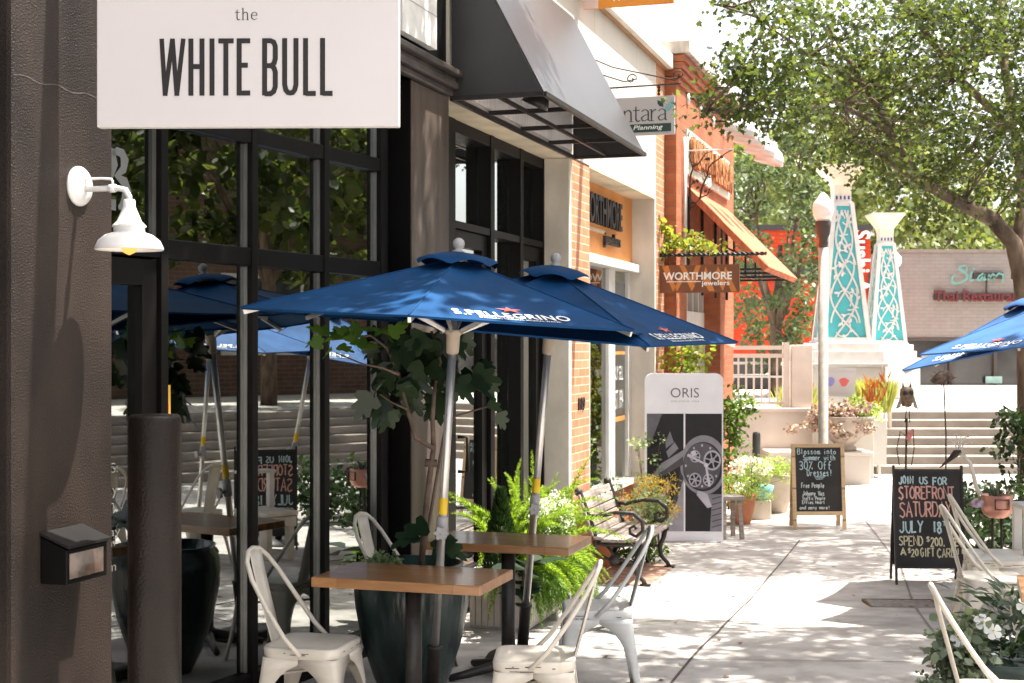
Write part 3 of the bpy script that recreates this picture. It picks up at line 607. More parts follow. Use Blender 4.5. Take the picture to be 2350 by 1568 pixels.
# awnings
aw = thing("black_awning", "black cloth awning sloping out over the cream shop window", "awning", F0, ANG_U)
D, za, zt = .629, 3.578, 4.75; ta, tb = -2.94, .06
def poly3(name, pts, m, par, th=.012):
    mb = MB(); mb.add(pts, [tuple(range(len(pts)))]); return mb.build(name, m, par, solid=th)
poly3("slope_panel", [(ta, -D, za), (tb, -D, za), (tb, -.012, zt), (ta, -.012, zt)], AWN, aw)
poly3("end_panel", [(ta, -.02, za), (ta, -D+.01, za), (ta, -.02, zt-.03)], AWN, aw)
poly3("end_panel", [(tb, -.02, za), (tb, -D+.01, za), (tb, -.02, zt-.03)], AWN, aw)
mb = MB(); mb.bar((ta, -D-.004, za-.004), (tb, -D-.004, za-.004), .03, .03); mb.bar((ta, -.03, za-.004), (ta, -D, za-.004), .028, .028); mb.bar((tb, -.03, za-.004), (tb, -D, za-.004), .028, .028)
for k in range(3): t = ta + .75 + k*.75; mb.bar((t, -.02, za+.02), (t, -D+.02, za+.02), .022, .03)
mb.bar((ta, -.30, za+.012), (tb, -.30, za+.012), .02, .025)
mb.bar((ta, -.02, za-.003), (tb, -.02, za-.003), .03, .03)
mb.build("awning_frame", IRON, aw)
mb = MB(); fbox(mb, ta+.05, tb-.05, .004, .02, za+.05, zt-.15); mb.build("bounce_panel", mat("bounce_boards", (.74, .70, .66), rough=.8, var=.1, stretch=(7, 7, .6)), aw)  # pale panel added to stand in for bounced light on the wall boards
fl = thing("flood_lamp", "small black flood lamp tucked inside the black awning", "lamp", FA(-2.35, .42, 3.66), ANG_U)
mb = MB(); mb.lathe([(.03, .08), (.05, .07), (.09, -.03), (.095, -.06), (.08, -.062)], 16, Matrix.Rotation(R(25), 4, 'X')); mb.build("lamp_head", IRON, fl)
mb = MB(); mb.tube([(0, 0, .06), (0, .05, .16), (0, .25, .2)], .012, 6); mb.build("bracket", IRON, fl)

oa = thing("rust_awning", "sloping rust orange metal awning projecting from the brick shop", "awning", F0, ANG_U)
RUSTAWN = mat("rust_orange_board", (.50, .135, .06), rough=.8, var=.25, scale=5, stretch=(1, 6, 1), bump=.3, bscale=20)
ta, tb, za, zt, vo = 4.6, 7.68, 2.88, 3.83, 1.073
n = Vector((0, -(zt-za), (vo-V3)))
n = Vector((0, -(zt-za), vo-V3)).normalized() * .07
A = [Vector(p) for p in ((ta, -vo, za), (tb, -vo, za), (tb, -V3-.01, zt), (ta, -V3-.01, zt))]
mb = MB(); B = [p - n for p in A]; mb.add(A + B, [(0,1,2,3),(7,6,5,4),(0,4,5,1),(1,5,6,2),(2,6,7,3),(3,7,4,0)]); mb.build("slope_panel", RUSTAWN, oa)
mb = MB()
for t in (ta+.12, ta+1.05, tb-1.05, tb-.12):
    mb.bar((t, -V3-.01, za-.02), (t, -vo+.08, za-.02), .025, .025); mb.bar((t, -V3-.02, 2.6), (t, -V3-.02, zt-.1), .03, .03); mb.bar((t, -V3-.4, za-.02), (t, -V3-.4, za+.45), .022, .022)
mb.bar((ta, -V3-.4, za+.0), (tb, -V3-.4, za+.0), .022, .022); mb.bar((ta, -V3-.4, za+.25), (tb, -V3-.4, za+.25), .022, .022)
mb.build("awning_frame", IRON, oa)
# ================================================================ foliage helpers
OVAL = np.array([(0, 0), (.30, .28), (.33, .55), (.16, .85), (0, 1.0), (-.16, .85), (-.33, .55), (-.30, .28)])
MAPLE = np.array([(0, 0), (.16, .12), (.46, .10), (.34, .36), (.56, .58), (.24, .60), (.16, .74), (0, 1.0), (-.16, .74), (-.24, .60), (-.56, .58), (-.34, .36), (-.46, .10), (-.16, .12)])
LANCE = np.array([(0, 0), (.11, .3), (.10, .6), (0, 1.0), (-.10, .6), (-.11, .3)])
BLADE = np.array([(0, 0), (.016, .35), (.012, .7), (0, 1.0), (-.012, .7), (-.016, .35)])
NEEDLE = np.array([(0, 0), (.09, .4), (0, 1.0), (-.09, .4)])
FIG = np.array([(0, 0), (.2, .02), (.44, .18), (.40, .36), (.25, .40), (.34, .66), (.24, .74), (.13, .66), (.1, .9), (0, 1.0), (-.1, .9), (-.13, .66), (-.24, .74), (-.34, .66), (-.25, .40), (-.40, .36), (-.44, .18), (-.2, .02)])
PETAL = np.array([(0, 0), (.22, .3), (.42, .7), (.3, .95), (0, 1.0), (-.3, .95), (-.42, .7), (-.22, .3)])
class Leaves:
    def __init__(s, shape): s.sh = shape; s.p = []; s.d = []; s.n = []; s.s = []
    def add(s, p, d, n, size): s.p.append(p); s.d.append(d); s.n.append(n); s.s.append(size)
    def bulk(s, p, d, n, size): s.p += list(p); s.d += list(d); s.n += list(n); s.s += list(size)
    def build(s, name, m, parent=None, cup=.12):
        p = np.array(s.p, float); d = np.array(s.d, float); n = np.array(s.n, float); z = np.array(s.s, float)[:, None]
        d /= np.linalg.norm(d, axis=1, keepdims=True) + 1e-9
        x = np.cross(d, n); x /= np.linalg.norm(x, axis=1, keepdims=True) + 1e-9; nn = np.cross(x, d)
        k = len(s.sh); N_ = len(p); vs = np.empty((N_, k, 3))
        for i, (a, b) in enumerate(s.sh): vs[:, i] = p + x*a*z + d*b*z + nn*(cup*abs(a)*2 - cup*b*b)*z
        me = bpy.data.meshes.new(name); me.vertices.add(N_*k); me.vertices.foreach_set("co", vs.reshape(-1))
        me.loops.add(N_*k); me.loops.foreach_set("vertex_index", np.arange(N_*k, dtype=np.int32))
        me.polygons.add(N_); me.polygons.foreach_set("loop_start", np.arange(0, N_*k, k, dtype=np.int32)); me.polygons.foreach_set("loop_total", np.full(N_, k, dtype=np.int32))
        me.update(calc_edges=True); me.validate()
        me.materials.append(m); return link(name, me, parent)
def cloud(lv, rg, centers, rad, n, size, droop=.3, flat=.75, up=.5):
    for c in centers:
        c = np.array(c, float); r_ = rad if np.isscalar(rad) else rg.uniform(*rad)
        k = max(1, int(n * rg.uniform(.6, 1.3)))
        q = rg.normal(size=(k, 3)); q /= np.linalg.norm(q, axis=1, keepdims=True); q *= (rg.uniform(0, 1, (k, 1)) ** .45) * r_; q[:, 2] *= flat
        d = rg.normal(size=(k, 3)) * .8 + q / (r_ + 1e-6) * .6; d[:, 2] -= droop
        nn = rg.normal(size=(k, 3)) * .7; nn[:, 2] += up + .5
        lv.bulk(c + q, d, nn, size * rg.uniform(.6, 1.25, k))
def nprng(s): return np.random.default_rng(s)
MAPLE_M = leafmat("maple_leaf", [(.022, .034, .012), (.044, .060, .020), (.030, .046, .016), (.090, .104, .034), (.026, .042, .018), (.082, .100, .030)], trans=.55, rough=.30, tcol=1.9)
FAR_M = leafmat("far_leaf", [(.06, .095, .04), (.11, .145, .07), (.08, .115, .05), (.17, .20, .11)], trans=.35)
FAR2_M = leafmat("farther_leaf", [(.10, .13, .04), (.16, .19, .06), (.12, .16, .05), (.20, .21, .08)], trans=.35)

# ================================================================ street trees
def branch(rg, a, b, n=7, wob=.12):
    a, b = np.array(a, float), np.array(b, float); L = np.linalg.norm(b-a); pts = []
    for i in range(n+1):
        f = i/n; w = rg.normal(size=3) * wob * L * .12 * math.sin(math.pi*f); pts.append(tuple(a + (b-a)*f + w + np.array([0, 0, .06*L*math.sin(math.pi*f)])))
    return pts
def tree(name, label, cat, base, trunk, limbs, centers, rg, rad, n, size, leafm, shape=MAPLE, twig=.012, group=None, twigfrac=.8):
    r = thing(name, label, cat, base, group=group); b = Vector(base)
    mb = MB(); pts = []
    for pl, rs in [trunk] + limbs:
        mb.tube([Vector(p) - b for p in pl], rs, 10); pts += [np.array(p) for p in pl]
    P_ = np.array(pts)
    for c in centers:
        if rg.random() > twigfrac: continue
        c = np.array(c); dd = np.linalg.norm(P_ - c, axis=1) + np.maximum(0, P_[:, 2] - c[2])*.6; i = int(np.argmin(dd))
        if dd[i] < (2.6 if twig > .01 else 1.5):
            br = branch(rg, P_[i], c, 5, .5); mb.tube([Vector(p) - b for p in br], [twig*2.0, twig*1.7, twig*1.4, twig*1.1, twig*.8, twig*.5], 5)
    mb.build("trunk", BARK, r)
    lv = Leaves(shape); cloud(lv, rg, [np.array(c) - np.array(base) for c in centers], rad, n, size)
    lv.build("crown", leafm, r); return r

# tree A: the one leaning over the pavement in front of the square
rg = nprng(7)
def pp(px, py, Y): return tuple(P(px, py, Y))
TA = (pp(2362, 1150, 14.5)[0], 14.5, 0.0)
trunkA = ([TA, pp(2360, 1080, 14.5), pp(2356, 900, 14.5), pp(2354, 740, 14.5), pp(2346, 640, 14.5), pp(2326, 560, 14.45), pp(2280, 505, 14.4)], [.13, .105, .095, .09, .092, .085, .08])
limbsA = [([pp(2280, 505, 14.4), pp(2210, 468, 14.3), pp(2130, 425, 14.1), pp(2080, 395, 14.0), pp(2020, 355, 13.8), pp(1965, 318, 13.6)], [.08, .068, .056, .042, .03, .016]),
          ([pp(2110, 415, 14.05), pp(2060, 340, 14.0), pp(2010, 240, 13.9), pp(1960, 160, 13.8), pp(1900, 60, 13.7)], [.055, .045, .035, .025, .015]),
          ([pp(2340, 640, 14.5), pp(2338, 560, 14.5), pp(2350, 440, 14.7), pp(2330, 300, 15.0), pp(2300, 120, 15.2), pp(2290, -100, 15.4)], [.085, .075, .06, .05, .045, .04]),
          ([pp(2040, 300, 13.95), pp(1930, 240, 12.9), pp(1800, 250, 11.8), pp(1700, 270, 11.3), pp(1620, 255, 11.0)], [.03, .022, .016, .011, .006]),
          ([pp(1990, 200, 13.85), pp(1860, 130, 12.8), pp(1740, 40, 11.6), pp(1640, 10, 11.2)], [.028, .02, .012, .006]),
          ([pp(2330, 300, 15.0), pp(2200, 180, 14.6), pp(2100, 40, 14.2), pp(2000, -80, 14)], [.05, .04, .03, .02])]
poly = [(1545, -10), (1575, 40), (1640, 60), (1700, 110), (1660, 190), (1600, 205), (1610, 270), (1700, 310), (1780, 300), (1830, 330), (1880, 380), (1900, 450), (1960, 480), (2030, 425), (2090, 455), (2130, 515), (2190, 470), (2250, 420), (2300, 480), (2350, 560), (2500, 560), (2500, -10)]
def inside(x, y, pl):
    c = False; j = len(pl)-1
    for i in range(len(pl)):
        if (pl[i][1] > y) != (pl[j][1] > y) and x < (pl[j][0]-pl[i][0])*(y-pl[i][1])/(pl[j][1]-pl[i][1]) + pl[i][0]: c = not c
        j = i
    return c
cen = []
def shades_front(c):                           # would this clump keep the sun off the shop fronts
    d = (Vector(c) - F0).dot(V); return c[2] - 2.74*d > .55
while len(cen) < 305:
    x, y = rg.uniform(1540, 2500), rg.uniform(-10, 560)
    if not inside(x, y, poly): continue
    if x < 1800 and rg.random() < .72: continue
    if 1815 < x < 1965 and 385 < y < 570: continue
    if y > 330 and rg.random() < .45: continue
    if (x-2275)**2/1600 + (y-205)**2/3600 < 1 or (x-2310)**2/1200 + (y-505)**2/1500 < 1: continue
    Y = rg.uniform(12.4, 16.2) if x > 1850 else rg.uniform(10.6, 11.8)
    c = pp(x, y, Y)
    if x > 1850 and shades_front(c): continue
    cen.append(c)
for k in range(150):                          # the crown above and beyond the picture
    X = rg.uniform(2.2, 8.5); Y = rg.uniform(11.8, 17.5); Z = rg.uniform(5.6, 8.6)
    if ((X-5.3)/3.3)**2 + ((Y-14.6)/3.0)**2 + ((Z-6.2)/2.6)**2 < 1 and not shades_front((X, Y, Z)): cen.append((X, Y, Z))
tree("maple_tree", "leaning street maple whose branches arch over the right half of pavement", "tree", TA, trunkA, limbsA, cen, rg, (.18, .42), 74, .053, MAPLE_M, twig=.0055)

# tree B: nearer, its crown above the picture shades the tables
rg = nprng(11); TB = (4.6, 8.2, .2)
cen = []
while len(cen) < 150:
    X = rg.uniform(-.2, 6.2); Y = rg.uniform(5.4, 10.4); Z = rg.uniform(4.2, 7.6)
    if ((X-2.7)/2.7)**2 + ((Y-8.0)/2.3)**2 + ((Z-5.6)/1.5)**2 < 1 and EYE + CY/FPX*Y < Z - .35 and not (Y > 8.6 and X - .37*Z < .9): cen.append((X, Y, Z))
cen += [(rg.uniform(-.1, 2.2), rg.uniform(6.0, 8.4), rg.uniform(5.0, 6.6)) for _ in range(62)]
cen += [(X, Y, Z) for X, Y, Z in ((.8, 9.22, 6.2), (1.0, 9.35, 6.6), (.9, 9.55, 6.4), (1.1, 9.25, 6.9), (.95, 9.7, 6.5), (1.2, 9.55, 7.0), (.75, 9.4, 6.0))]  # out-of-view clumps added to streak the black awning with leaf shadow
limbsB = [([(4.55, 8.2, 2.6), (4.0, 8.15, 3.7), (3.3, 8.1, 4.6), (2.4, 8.0, 5.2), (1.5, 7.9, 5.6), (.7, 7.8, 5.7)], [.12, .1, .085, .06, .04, .02]),
          ([(4.6, 8.2, 3.0), (4.7, 7.7, 4.2), (4.3, 7.0, 5.2), (3.6, 6.4, 5.9)], [.1, .08, .05, .02]), ([(4.6, 8.2, 3.0), (4.7, 8.9, 4.3), (4.2, 9.5, 5.3)], [.1, .07, .02])]
tree("maple_tree", "street maple outside the right edge, shading the cafe tables", "tree", TB, ([TB, (4.6, 8.2, 1.2), (4.58, 8.2, 2.6), (4.6, 8.2, 3.1)], [.19, .16, .14, .12]), limbsB, cen, rg, (.28, .5), 62, .115, MAPLE_M)

# trees seen only in the shop windows, across the square
def blob_tree(label, base, h, rx, rz, rg, nc, n, size, m, group=None, name="leafy_tree", shape=OVAL, rad=(.35, .7), th=.16):
    cen = []
    while len(cen) < nc:
        q = rg.normal(size=3); q /= np.linalg.norm(q); q *= rg.uniform(.35, 1) ** .5
        cen.append((base[0] + q[0]*rx, base[1] + q[1]*rx, base[2] + h + q[2]*rz))
    zt = base[2] + h; lim = []
    for k in range(5):
        a = k*1.257 + rg.uniform(-.3, .3); lim.append(([(base[0], base[1], base[2] + h*.45), (base[0] + math.cos(a)*rx*.35, base[1] + math.sin(a)*rx*.35, zt - rz*.3), (base[0] + math.cos(a)*rx*.6, base[1] + math.sin(a)*rx*.6, zt + rz*.2)], [th*.6, th*.35, th*.12]))
    return tree(name, label, "tree", base, ([base, (base[0], base[1], base[2] + h*.5), (base[0] + .1, base[1], zt)], [th, th*.75, th*.3]), lim, cen, rg, rad, n, size, m, shape=shape, group=group, twigfrac=.35, twig=.02)
rg = nprng(21)
for k, (x, y) in enumerate(((13.5, 12.0), (15.5, 17.5), (18.5, 9.0), (17, 23))):
    blob_tree("street tree across the square seen mirrored in the windows", (x, y, .875), 5.0, 3.0, 2.9, rg, 120, 46, .27, MAPLE_M, group="trees across the square")
r = thing("added_brick_building", "brown brick building added across the square, seen only mirrored in the windows", "building", (20, -4, .875))  # added to block the bright low sky in the window reflections
MB().box(0, 5, 0, 40, 0, 6.5).build("wall", brickmat("brown_brick", (.17, .10, .07), (.14, .08, .055), (.2, .16, .13), bw=.3, bh=.1, ms=.01), r)
for k in range(9):
    w_ = MB().box(-.06, -.003, 1.5 + k*4.3, 3.6 + k*4.3, .9, 2.7).build("window_frame", WHITE_TRIM, r); MB().box(-.075, -.062, 1.6 + k*4.3, 3.5 + k*4.3, 1.0, 2.6).build("pane", mat("dark_pane", (.05, .055, .06), rough=.1, spec=.8), w_)
MB().box(-.2, 5.2, -.2, 40.2, 6.502, 6.8).build("roof_edge", STONE, r)
# behind the brick shop
rg = nprng(31)
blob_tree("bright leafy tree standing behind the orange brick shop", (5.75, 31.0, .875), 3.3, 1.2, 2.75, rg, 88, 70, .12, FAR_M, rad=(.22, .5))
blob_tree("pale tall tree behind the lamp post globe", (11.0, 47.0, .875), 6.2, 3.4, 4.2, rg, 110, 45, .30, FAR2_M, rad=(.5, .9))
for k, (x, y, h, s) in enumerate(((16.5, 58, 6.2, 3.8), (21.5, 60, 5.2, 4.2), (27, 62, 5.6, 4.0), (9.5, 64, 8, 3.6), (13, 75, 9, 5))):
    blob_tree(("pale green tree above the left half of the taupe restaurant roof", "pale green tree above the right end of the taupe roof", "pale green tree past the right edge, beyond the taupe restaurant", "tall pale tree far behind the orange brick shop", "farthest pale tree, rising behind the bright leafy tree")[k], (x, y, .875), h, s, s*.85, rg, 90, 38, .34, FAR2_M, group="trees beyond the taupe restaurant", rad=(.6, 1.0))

# ================================================================ buildings across the square
Y = 40.0; z0 = RI*N
r = thing("taupe_restaurant", "low taupe brick restaurant building with pale green script lettering", "building", (10.7, Y, z0))
def LX(px): return (px-CX)/FPX*Y - 10.7
def LZ(py): return EYE + (CY-py)/FPX*Y - z0
zt = LZ(580); zg_ = LZ(775)
MB().box(0, 14, 0, 12, zg_, zt).build("wall", BRICK_TAUPE, r)
MB().box(-.05, 14.05, -.05, 12.05, zt + .002, zt + .09).build("roof_edge", mat("tin_cap", (.25, .21, .18)), r)
mb = MB(); mb.box(0, .35, 0, 12, 0, zg_-.003); mb.box(.36, 14, .35, 12, 0, zg_-.003); mb.build("base_wall", mat("dark_plum", (.10, .085, .075)), r)  # plain dark base around the storefront windows
mb = MB(); mb.box(0, 14, -.04, .1, zg_-.10, zg_-.004)
for x in np.arange(.36, 14, 1.25): mb.box(x, x+.09, .02, .12, 0, zg_-.11)
f_ = mb.build("window_frame", mat("bronze_frame", (.07, .055, .05)), r)
MB().box(.36, 13.9, .14, .16, .02, zg_-.11).build("pane", mat("dark_window", (.06, .06, .06), rough=.15, spec=.8, var=.5, scale=.9), f_)
mb = MB(); mb.box(LX(2262), LX(2300), .0, .015, LZ(880), LZ(864)); mb.build("window_poster", mat("pastel_poster", (.35, .55, .50)), f_)
fr = frame((0, -.02, 0), (1, 0, 0), (0, 0, 1)); lt = MB()
def sp(pts, w): lt.ribbon([(LX(x), LZ(y)) for x, y in pts], w, fr, .14)
def z4(x, y): return ((2250 + x*250/1400)*.94, (620 + y*280/1568)*.94)
def sz(pts, w): sp([z4(*p) for p in pts], w)
sz([(600, 170), (560, 160), (500, 185), (495, 215), (560, 255), (605, 300), (590, 350), (520, 395), (440, 410), (395, 390), (395, 330), (440, 285)], [.03, .04, .06, .08, .08, .07, .06, .05, .06, .07, .06, .04])
sz([(600, 165), (590, 250)], .04); sz([(670, 240), (640, 320), (650, 375), (690, 360)], .055); sz([(700, 200), (684, 222)], .07)
sz([(820, 270), (760, 310), (735, 360), (770, 370), (830, 290)], .05); sz([(830, 280), (830, 360), (860, 350)], .055)
sz([(900, 280), (890, 370)], .055); sz([(895, 340), (950, 280), (975, 300), (965, 360)], .05); sz([(970, 330), (1030, 270), (1090, 290), (1085, 400)], .055)
lt.build("script_lettering", mat("pale_green_letters", (.13, .31, .28)), r)
mb = MB(); mb.box(LX(2232), LX(2300), -.1, -.0, LZ(640), LZ(626)); mb.box(LX(2142), LX(2342), -.1, 0, LZ(689), LZ(674)); mb.box(LX(2262), LX(2264), -.06, 0, LZ(674), LZ(640)); mb.build("raceway", mat("raceway_brown", (.055, .04, .038)), r)
lt = MB(); put_text(lt, "Thai Restaurant", LX(2140), LX(2346), LZ(693), LZ(667), fr, .10, bold=.03, thick=.04); lt.build("lettering", mat("dark_red_letters", (.12, .022, .024)), r)

Y = 36.0
r = thing("red_sushi_shop", "bright red brick shop with black bands and sideways white lettering", "building", (5.2, Y, z0))
def LX(px): return (px-CX)/FPX*Y - 5.2
def LZ(py): return EYE + (CY-py)/FPX*Y - z0
xe = LX(1998); zt = LZ(521)
MB().box(0, xe, 0, 3.9, LZ(820), zt-.09).build("wall", BRICK_RUST, r)
mb = MB(); mb.box(-.05, xe+.05, -.06, 3.95, zt-.085, zt+.05); mb.box(0, xe-.55, -.05, 0-.003, LZ(640), LZ(605)); mb.box(0, xe, -.04, -.003, LZ(868), LZ(822)); mb.box(0, xe, 0, 3.9, 0, LZ(822)-.004); mb.box(LX(1940), LX(1968), -.05, -.003, LZ(800), LZ(524)); mb.box(LX(1992), LX(2004), -.03, .03, LZ(790), LZ(628)); mb.build("black_band", mat("charcoal_band", (.05, .045, .045)), r)
fr = frame((LX(1955), -.05, LZ(528)), (0, 0, -1), (1, 0, 0)); fr2 = lambda x, y, z=0: Vector((LX(1957), -.06 - z, LZ(530))) + Vector((0, 0, -1))*x + Vector((1, 0, 0))*y
lt = MB(); L_ = LZ(530) - LZ(786)
put_text(lt, "Sushi Avenue", 0, L_, -.02, .42, fr2, .02, bold=.02, thick=.06); lt.build("lettering", WHITE_INK, r)
r = thing("far_grey_building", "pale grey building top showing above the red shop", "building", (11.2, 60, z0))
mb = MB(); mb.box(.1, 3.4, 0, 4, 0, 6.4); mb.build("wall", mat("pale_siding", (.55, .56, .58)), r)
mb = MB()
for k in range(4): mb.box(.3 + k*.8, .75 + k*.8, -.03, -.002, 5.2, 6.2)
mb.build("window", mat("grey_window", (.25, .26, .28), rough=.2), r)
MB().box(0, 3.5, -.1, 4.1, 6.402, 6.6).build("roof_edge", WHITE_TRIM, r)
# ================================================================ signs on the shop fronts
# the big white hanging sign
Ys = 5.12
a = P(222, 292, Ys); b = P(917, 289, Ys); Wd = (b - a).length
r = thing("hanging_sign", "large white rectangular board lettered the WHITE BULL", "sign", a, math.atan2(0.0, 1) - R(1.2))
Ht = 1.05
MB().box(0, Wd, 0, .045, 0, Ht).build("board", WHITE_SIGN, r, bevel=.003)
f = frame((0, 0, 0), (1, 0, 0), (0, 0, 1)); k = Ys/FPX
def S(px, py): return ((px - 222)*k, (292 - py)*k)
lt = MB(); w = 12.0*k
def letter(x0, x1, strokes, y0=221, y1=90):
    for st in strokes: lt.ribbon([S(x0 + u*(x1-x0), y0 + v_*(y1-y0)) for u, v_ in st], w, f, .0015 + .0001*len(lt.f) % .0006)
h = .044                                        # half stroke as a share of the letter height
w = 10.6*k
letter(372, 422, [[(0, 1), (.16, 0)], [(.16, 0), (.5, 1)], [(.5, 1), (.70, 0)], [(.70, 0), (1, 1)]])
w = 11.6*k
letter(439.5, 465, [[(0, 0), (0, 1)], [(1, 0), (1, 1)], [(0, .51), (1, .51)]])
letter(488, 488.1, [[(0, 0), (0, 1)]])
letter(502.5, 538, [[(0, 1-h), (1, 1-h)], [(.49, 0), (.49, 1-h)]])
letter(550.5, 576, [[(0, 0), (0, 1)], [(0, 1-h), (1, 1-h)], [(0, h), (1, h)], [(0, .53), (.78, .53)]])
letter(609, 633.5, [[(0, 0), (0, 1)], [(0, 1-h), (.55, 1-h), (.85, .93), (1, .86), (1, .64), (.88, .56), (.62, .52), (0, .52)], [(.62, .52), (.88, .48), (1, .41), (1, .15), (.85, .07), (.55, h-.015), (0, h-.015)]])
letter(655, 681, [[(0, 1), (0, .19), (.10, .10), (.28, .052), (.5, .042), (.72, .052), (.90, .10), (1, .19), (1, 1)]])
letter(703, 726.5, [[(0, 1), (0, 0)], [(0, h-.012), (1, h-.012)]]); letter(742, 765, [[(0, 1), (0, 0)], [(0, h-.012), (1, h-.012)]])
def serif(mb, fr, x, y, s, ws, dz=.0015):       # s: list of strokes with widths, letter units
    for i, (pts, wd) in enumerate(ws): mb.ribbon([(x + p*s, y + q*s) for p, q in pts], [v_*s for v_ in wd], fr, dz + i*.0001)
SER = {'t': [([(.30, 1.25), (.30, .2), (.38, .05), (.52, .02), (.68, .12)], [.10, .13, .12, .10, .05]), ([(.05, .93), (.62, .93)], [.07, .07])],
 'h': [([(.22, 1.45), (.22, 0)], [.13, .13]), ([(.05, .02), (.40, .02)], [.05, .05]), ([(.05, 1.42), (.22, 1.44)], [.05, .06]), ([(.22, .7), (.42, .92), (.62, .95), (.76, .8), (.78, .5), (.78, 0)], [.06, .08, .10, .13, .13, .13]), ([(.60, .02), (.95, .02)], [.05, .05])],
 'e': [([(.12, .55), (.82, .55)], [.06, .06]), ([(.82, .55), (.78, .82), (.5, .97), (.22, .8), (.12, .5), (.2, .2), (.48, .02), (.85, .2)], [.11, .09, .06, .11, .13, .12, .08, .04])],
 'a': [([(.15, .78), (.3, .93), (.5, .95), (.68, .82), (.70, .6), (.70, .1), (.85, .03)], [.09, .07, .07, .12, .13, .12, .06]), ([(.70, .55), (.35, .48), (.12, .28), (.22, .06), (.45, .05), (.70, .22)], [.05, .07, .12, .09, .06, .05])],
 'r': [([(.22, .95), (.22, 0)], [.13, .13]), ([(.05, .02), (.45, .02)], [.05, .05]), ([(.05, .92), (.22, .93)], [.05, .06]), ([(.22, .6), (.4, .88), (.62, .92)], [.05, .08, .13])],
 'n': [([(.22, .95), (.22, 0)], [.13, .13]), ([(.22, .7), (.42, .92), (.62, .95), (.76, .8), (.78, 0)], [.06, .08, .10, .13, .13]), ([(.05, .02), (.40, .02)], [.05, .05]), ([(.60, .02), (.95, .02)], [.05, .05])]}
for ch, px in (('t', 540), ('h', 555), ('e', 576)):
    x, y = S(px, 48); serif(lt, f, x, y, 19*k, SER[ch])
lt.build("lettering", INK, r)
mb = MB()
for x in (.25, Wd-.25): mb.tube([(x, .022, Ht), (x, .022, Ht+.22)], .012, 6)
mb.tube([(-.22, .022, Ht+.23), (Wd+.02, .022, Ht+.23)], .02, 8); mb.build("hanger", IRON, r)

def blade(name, label, t, v0, v1, z0, z1, th, m):
    r = thing(name, label, "sign", FA(t, v0, z0), ANG_V); W_ = v1-v0; H_ = z1-z0
    MB().box(0, W_, -th/2, th/2, 0, H_).build("board", m, r, bevel=.003)
    return r, W_, H_, frame((0, -th/2, 0), (1, 0, 0), (0, 0, 1))
# planning sign
r, W_, H_, f = blade("hanging_sign", "white planning sign with two leaf shapes behind the black awning", .5, .06, .80, 3.80, 4.13, .03, WHITE_SIGN)
MB().box(.02, W_-.03, -.0185, -.0158, .025, .095).build("green_band", mat("deep_green", (.03, .06, .055)), r)
lt = MB(); x = W_ - .40; s = .105
for ch, adv in (('n', .1), ('t', .072), ('a', .085), ('r', .075), ('a', .09)): serif(lt, f, x-.06, .118, s, SER[ch]); x += adv*.92
lt.build("lettering", mat("slate_ink", (.05, .055, .065)), r)
lt = MB(); put_text(lt, "Planning", W_-.36, W_-.10, .035, .085, f, .0045, bold=.01, shear=.25); lt.build("band_lettering", WHITE_INK, r)
mb = MB(); mb.add([f(W_-.15 + x*.055, .235 + y*.055, .001) for x, y in ((1, 0), (.9, .55), (.5, .9), (0, 1.1), (.05, .5), (.4, .1))], [tuple(range(6))]); mb.build("leaf_mark", mat("leaf_dark", (.03, .05, .05)), r)
mb = MB(); mb.add([f(W_-.085 + x*.07, .195 + y*.085, .001) for x, y in ((0, 0), (.6, .05), (1, .5), (1.05, 1.1), (.5, .9), (0, .5))], [tuple(range(6))]); mb.build("leaf_mark", mat("leaf_teal", (.25, .42, .45)), r)
mb = MB(); mb.tube([(-.06, 0, .42), (W_+.05, 0, .43)], .008, 6)
def scroll(cx, cz, rr, n=14, dirn=1): return [(cx + rr*(1-.06*i)*math.cos(i*.55)*dirn, 0, cz + rr*(1-.06*i)*math.sin(i*.55)) for i in range(n)]
mb.tube([(-.06, 0, .72), (.2, 0, .60), (W_, 0, .46)] + scroll(W_+.02, .50, .05), .006, 5); mb.tube([(-.06, 0, .60), (.30, 0, .47)] + scroll(.36, .49, .05), .006, 5)
for x in (.06, W_-.14):
    for q in range(3): mb.lathe([(.010, -.004), (.016, 0), (.010, .004)], 8, Matrix.Translation((x, 0, .35 + q*.028)) @ Matrix.Rotation(R(90), 4, 'X'))
mb.build("scroll_bracket", RUSTIRON, r)
# orange sign at the top edge
r, W_, H_, f = blade("hanging_sign", "orange and pale pink sign cut off by the top edge", .3, .04, .83, 4.87, 5.40, .03, mat("sign_orange", (.70, .25, .03), var=.03))
MB().box(.0, .14, -.0185, -.0158, 0, H_).build("pink_corner", mat("sign_pink", (.75, .55, .48)), r)
lt = MB(); put_text(lt, "water", .24, W_-.18, .05, .19, f, .003, bold=.02); lt.build("lettering", WHITE_INK, r)
mb = MB(); mb.tube([(-.04, 0, H_+.08), (W_+.05, 0, H_+.08)], .01, 6); mb.tube([(.1, 0, H_), (.1, 0, H_+.08)], .006, 5); mb.tube([(W_-.1, 0, H_), (W_-.1, 0, H_+.08)], .006, 5); mb.build("bracket", RUSTIRON, r)
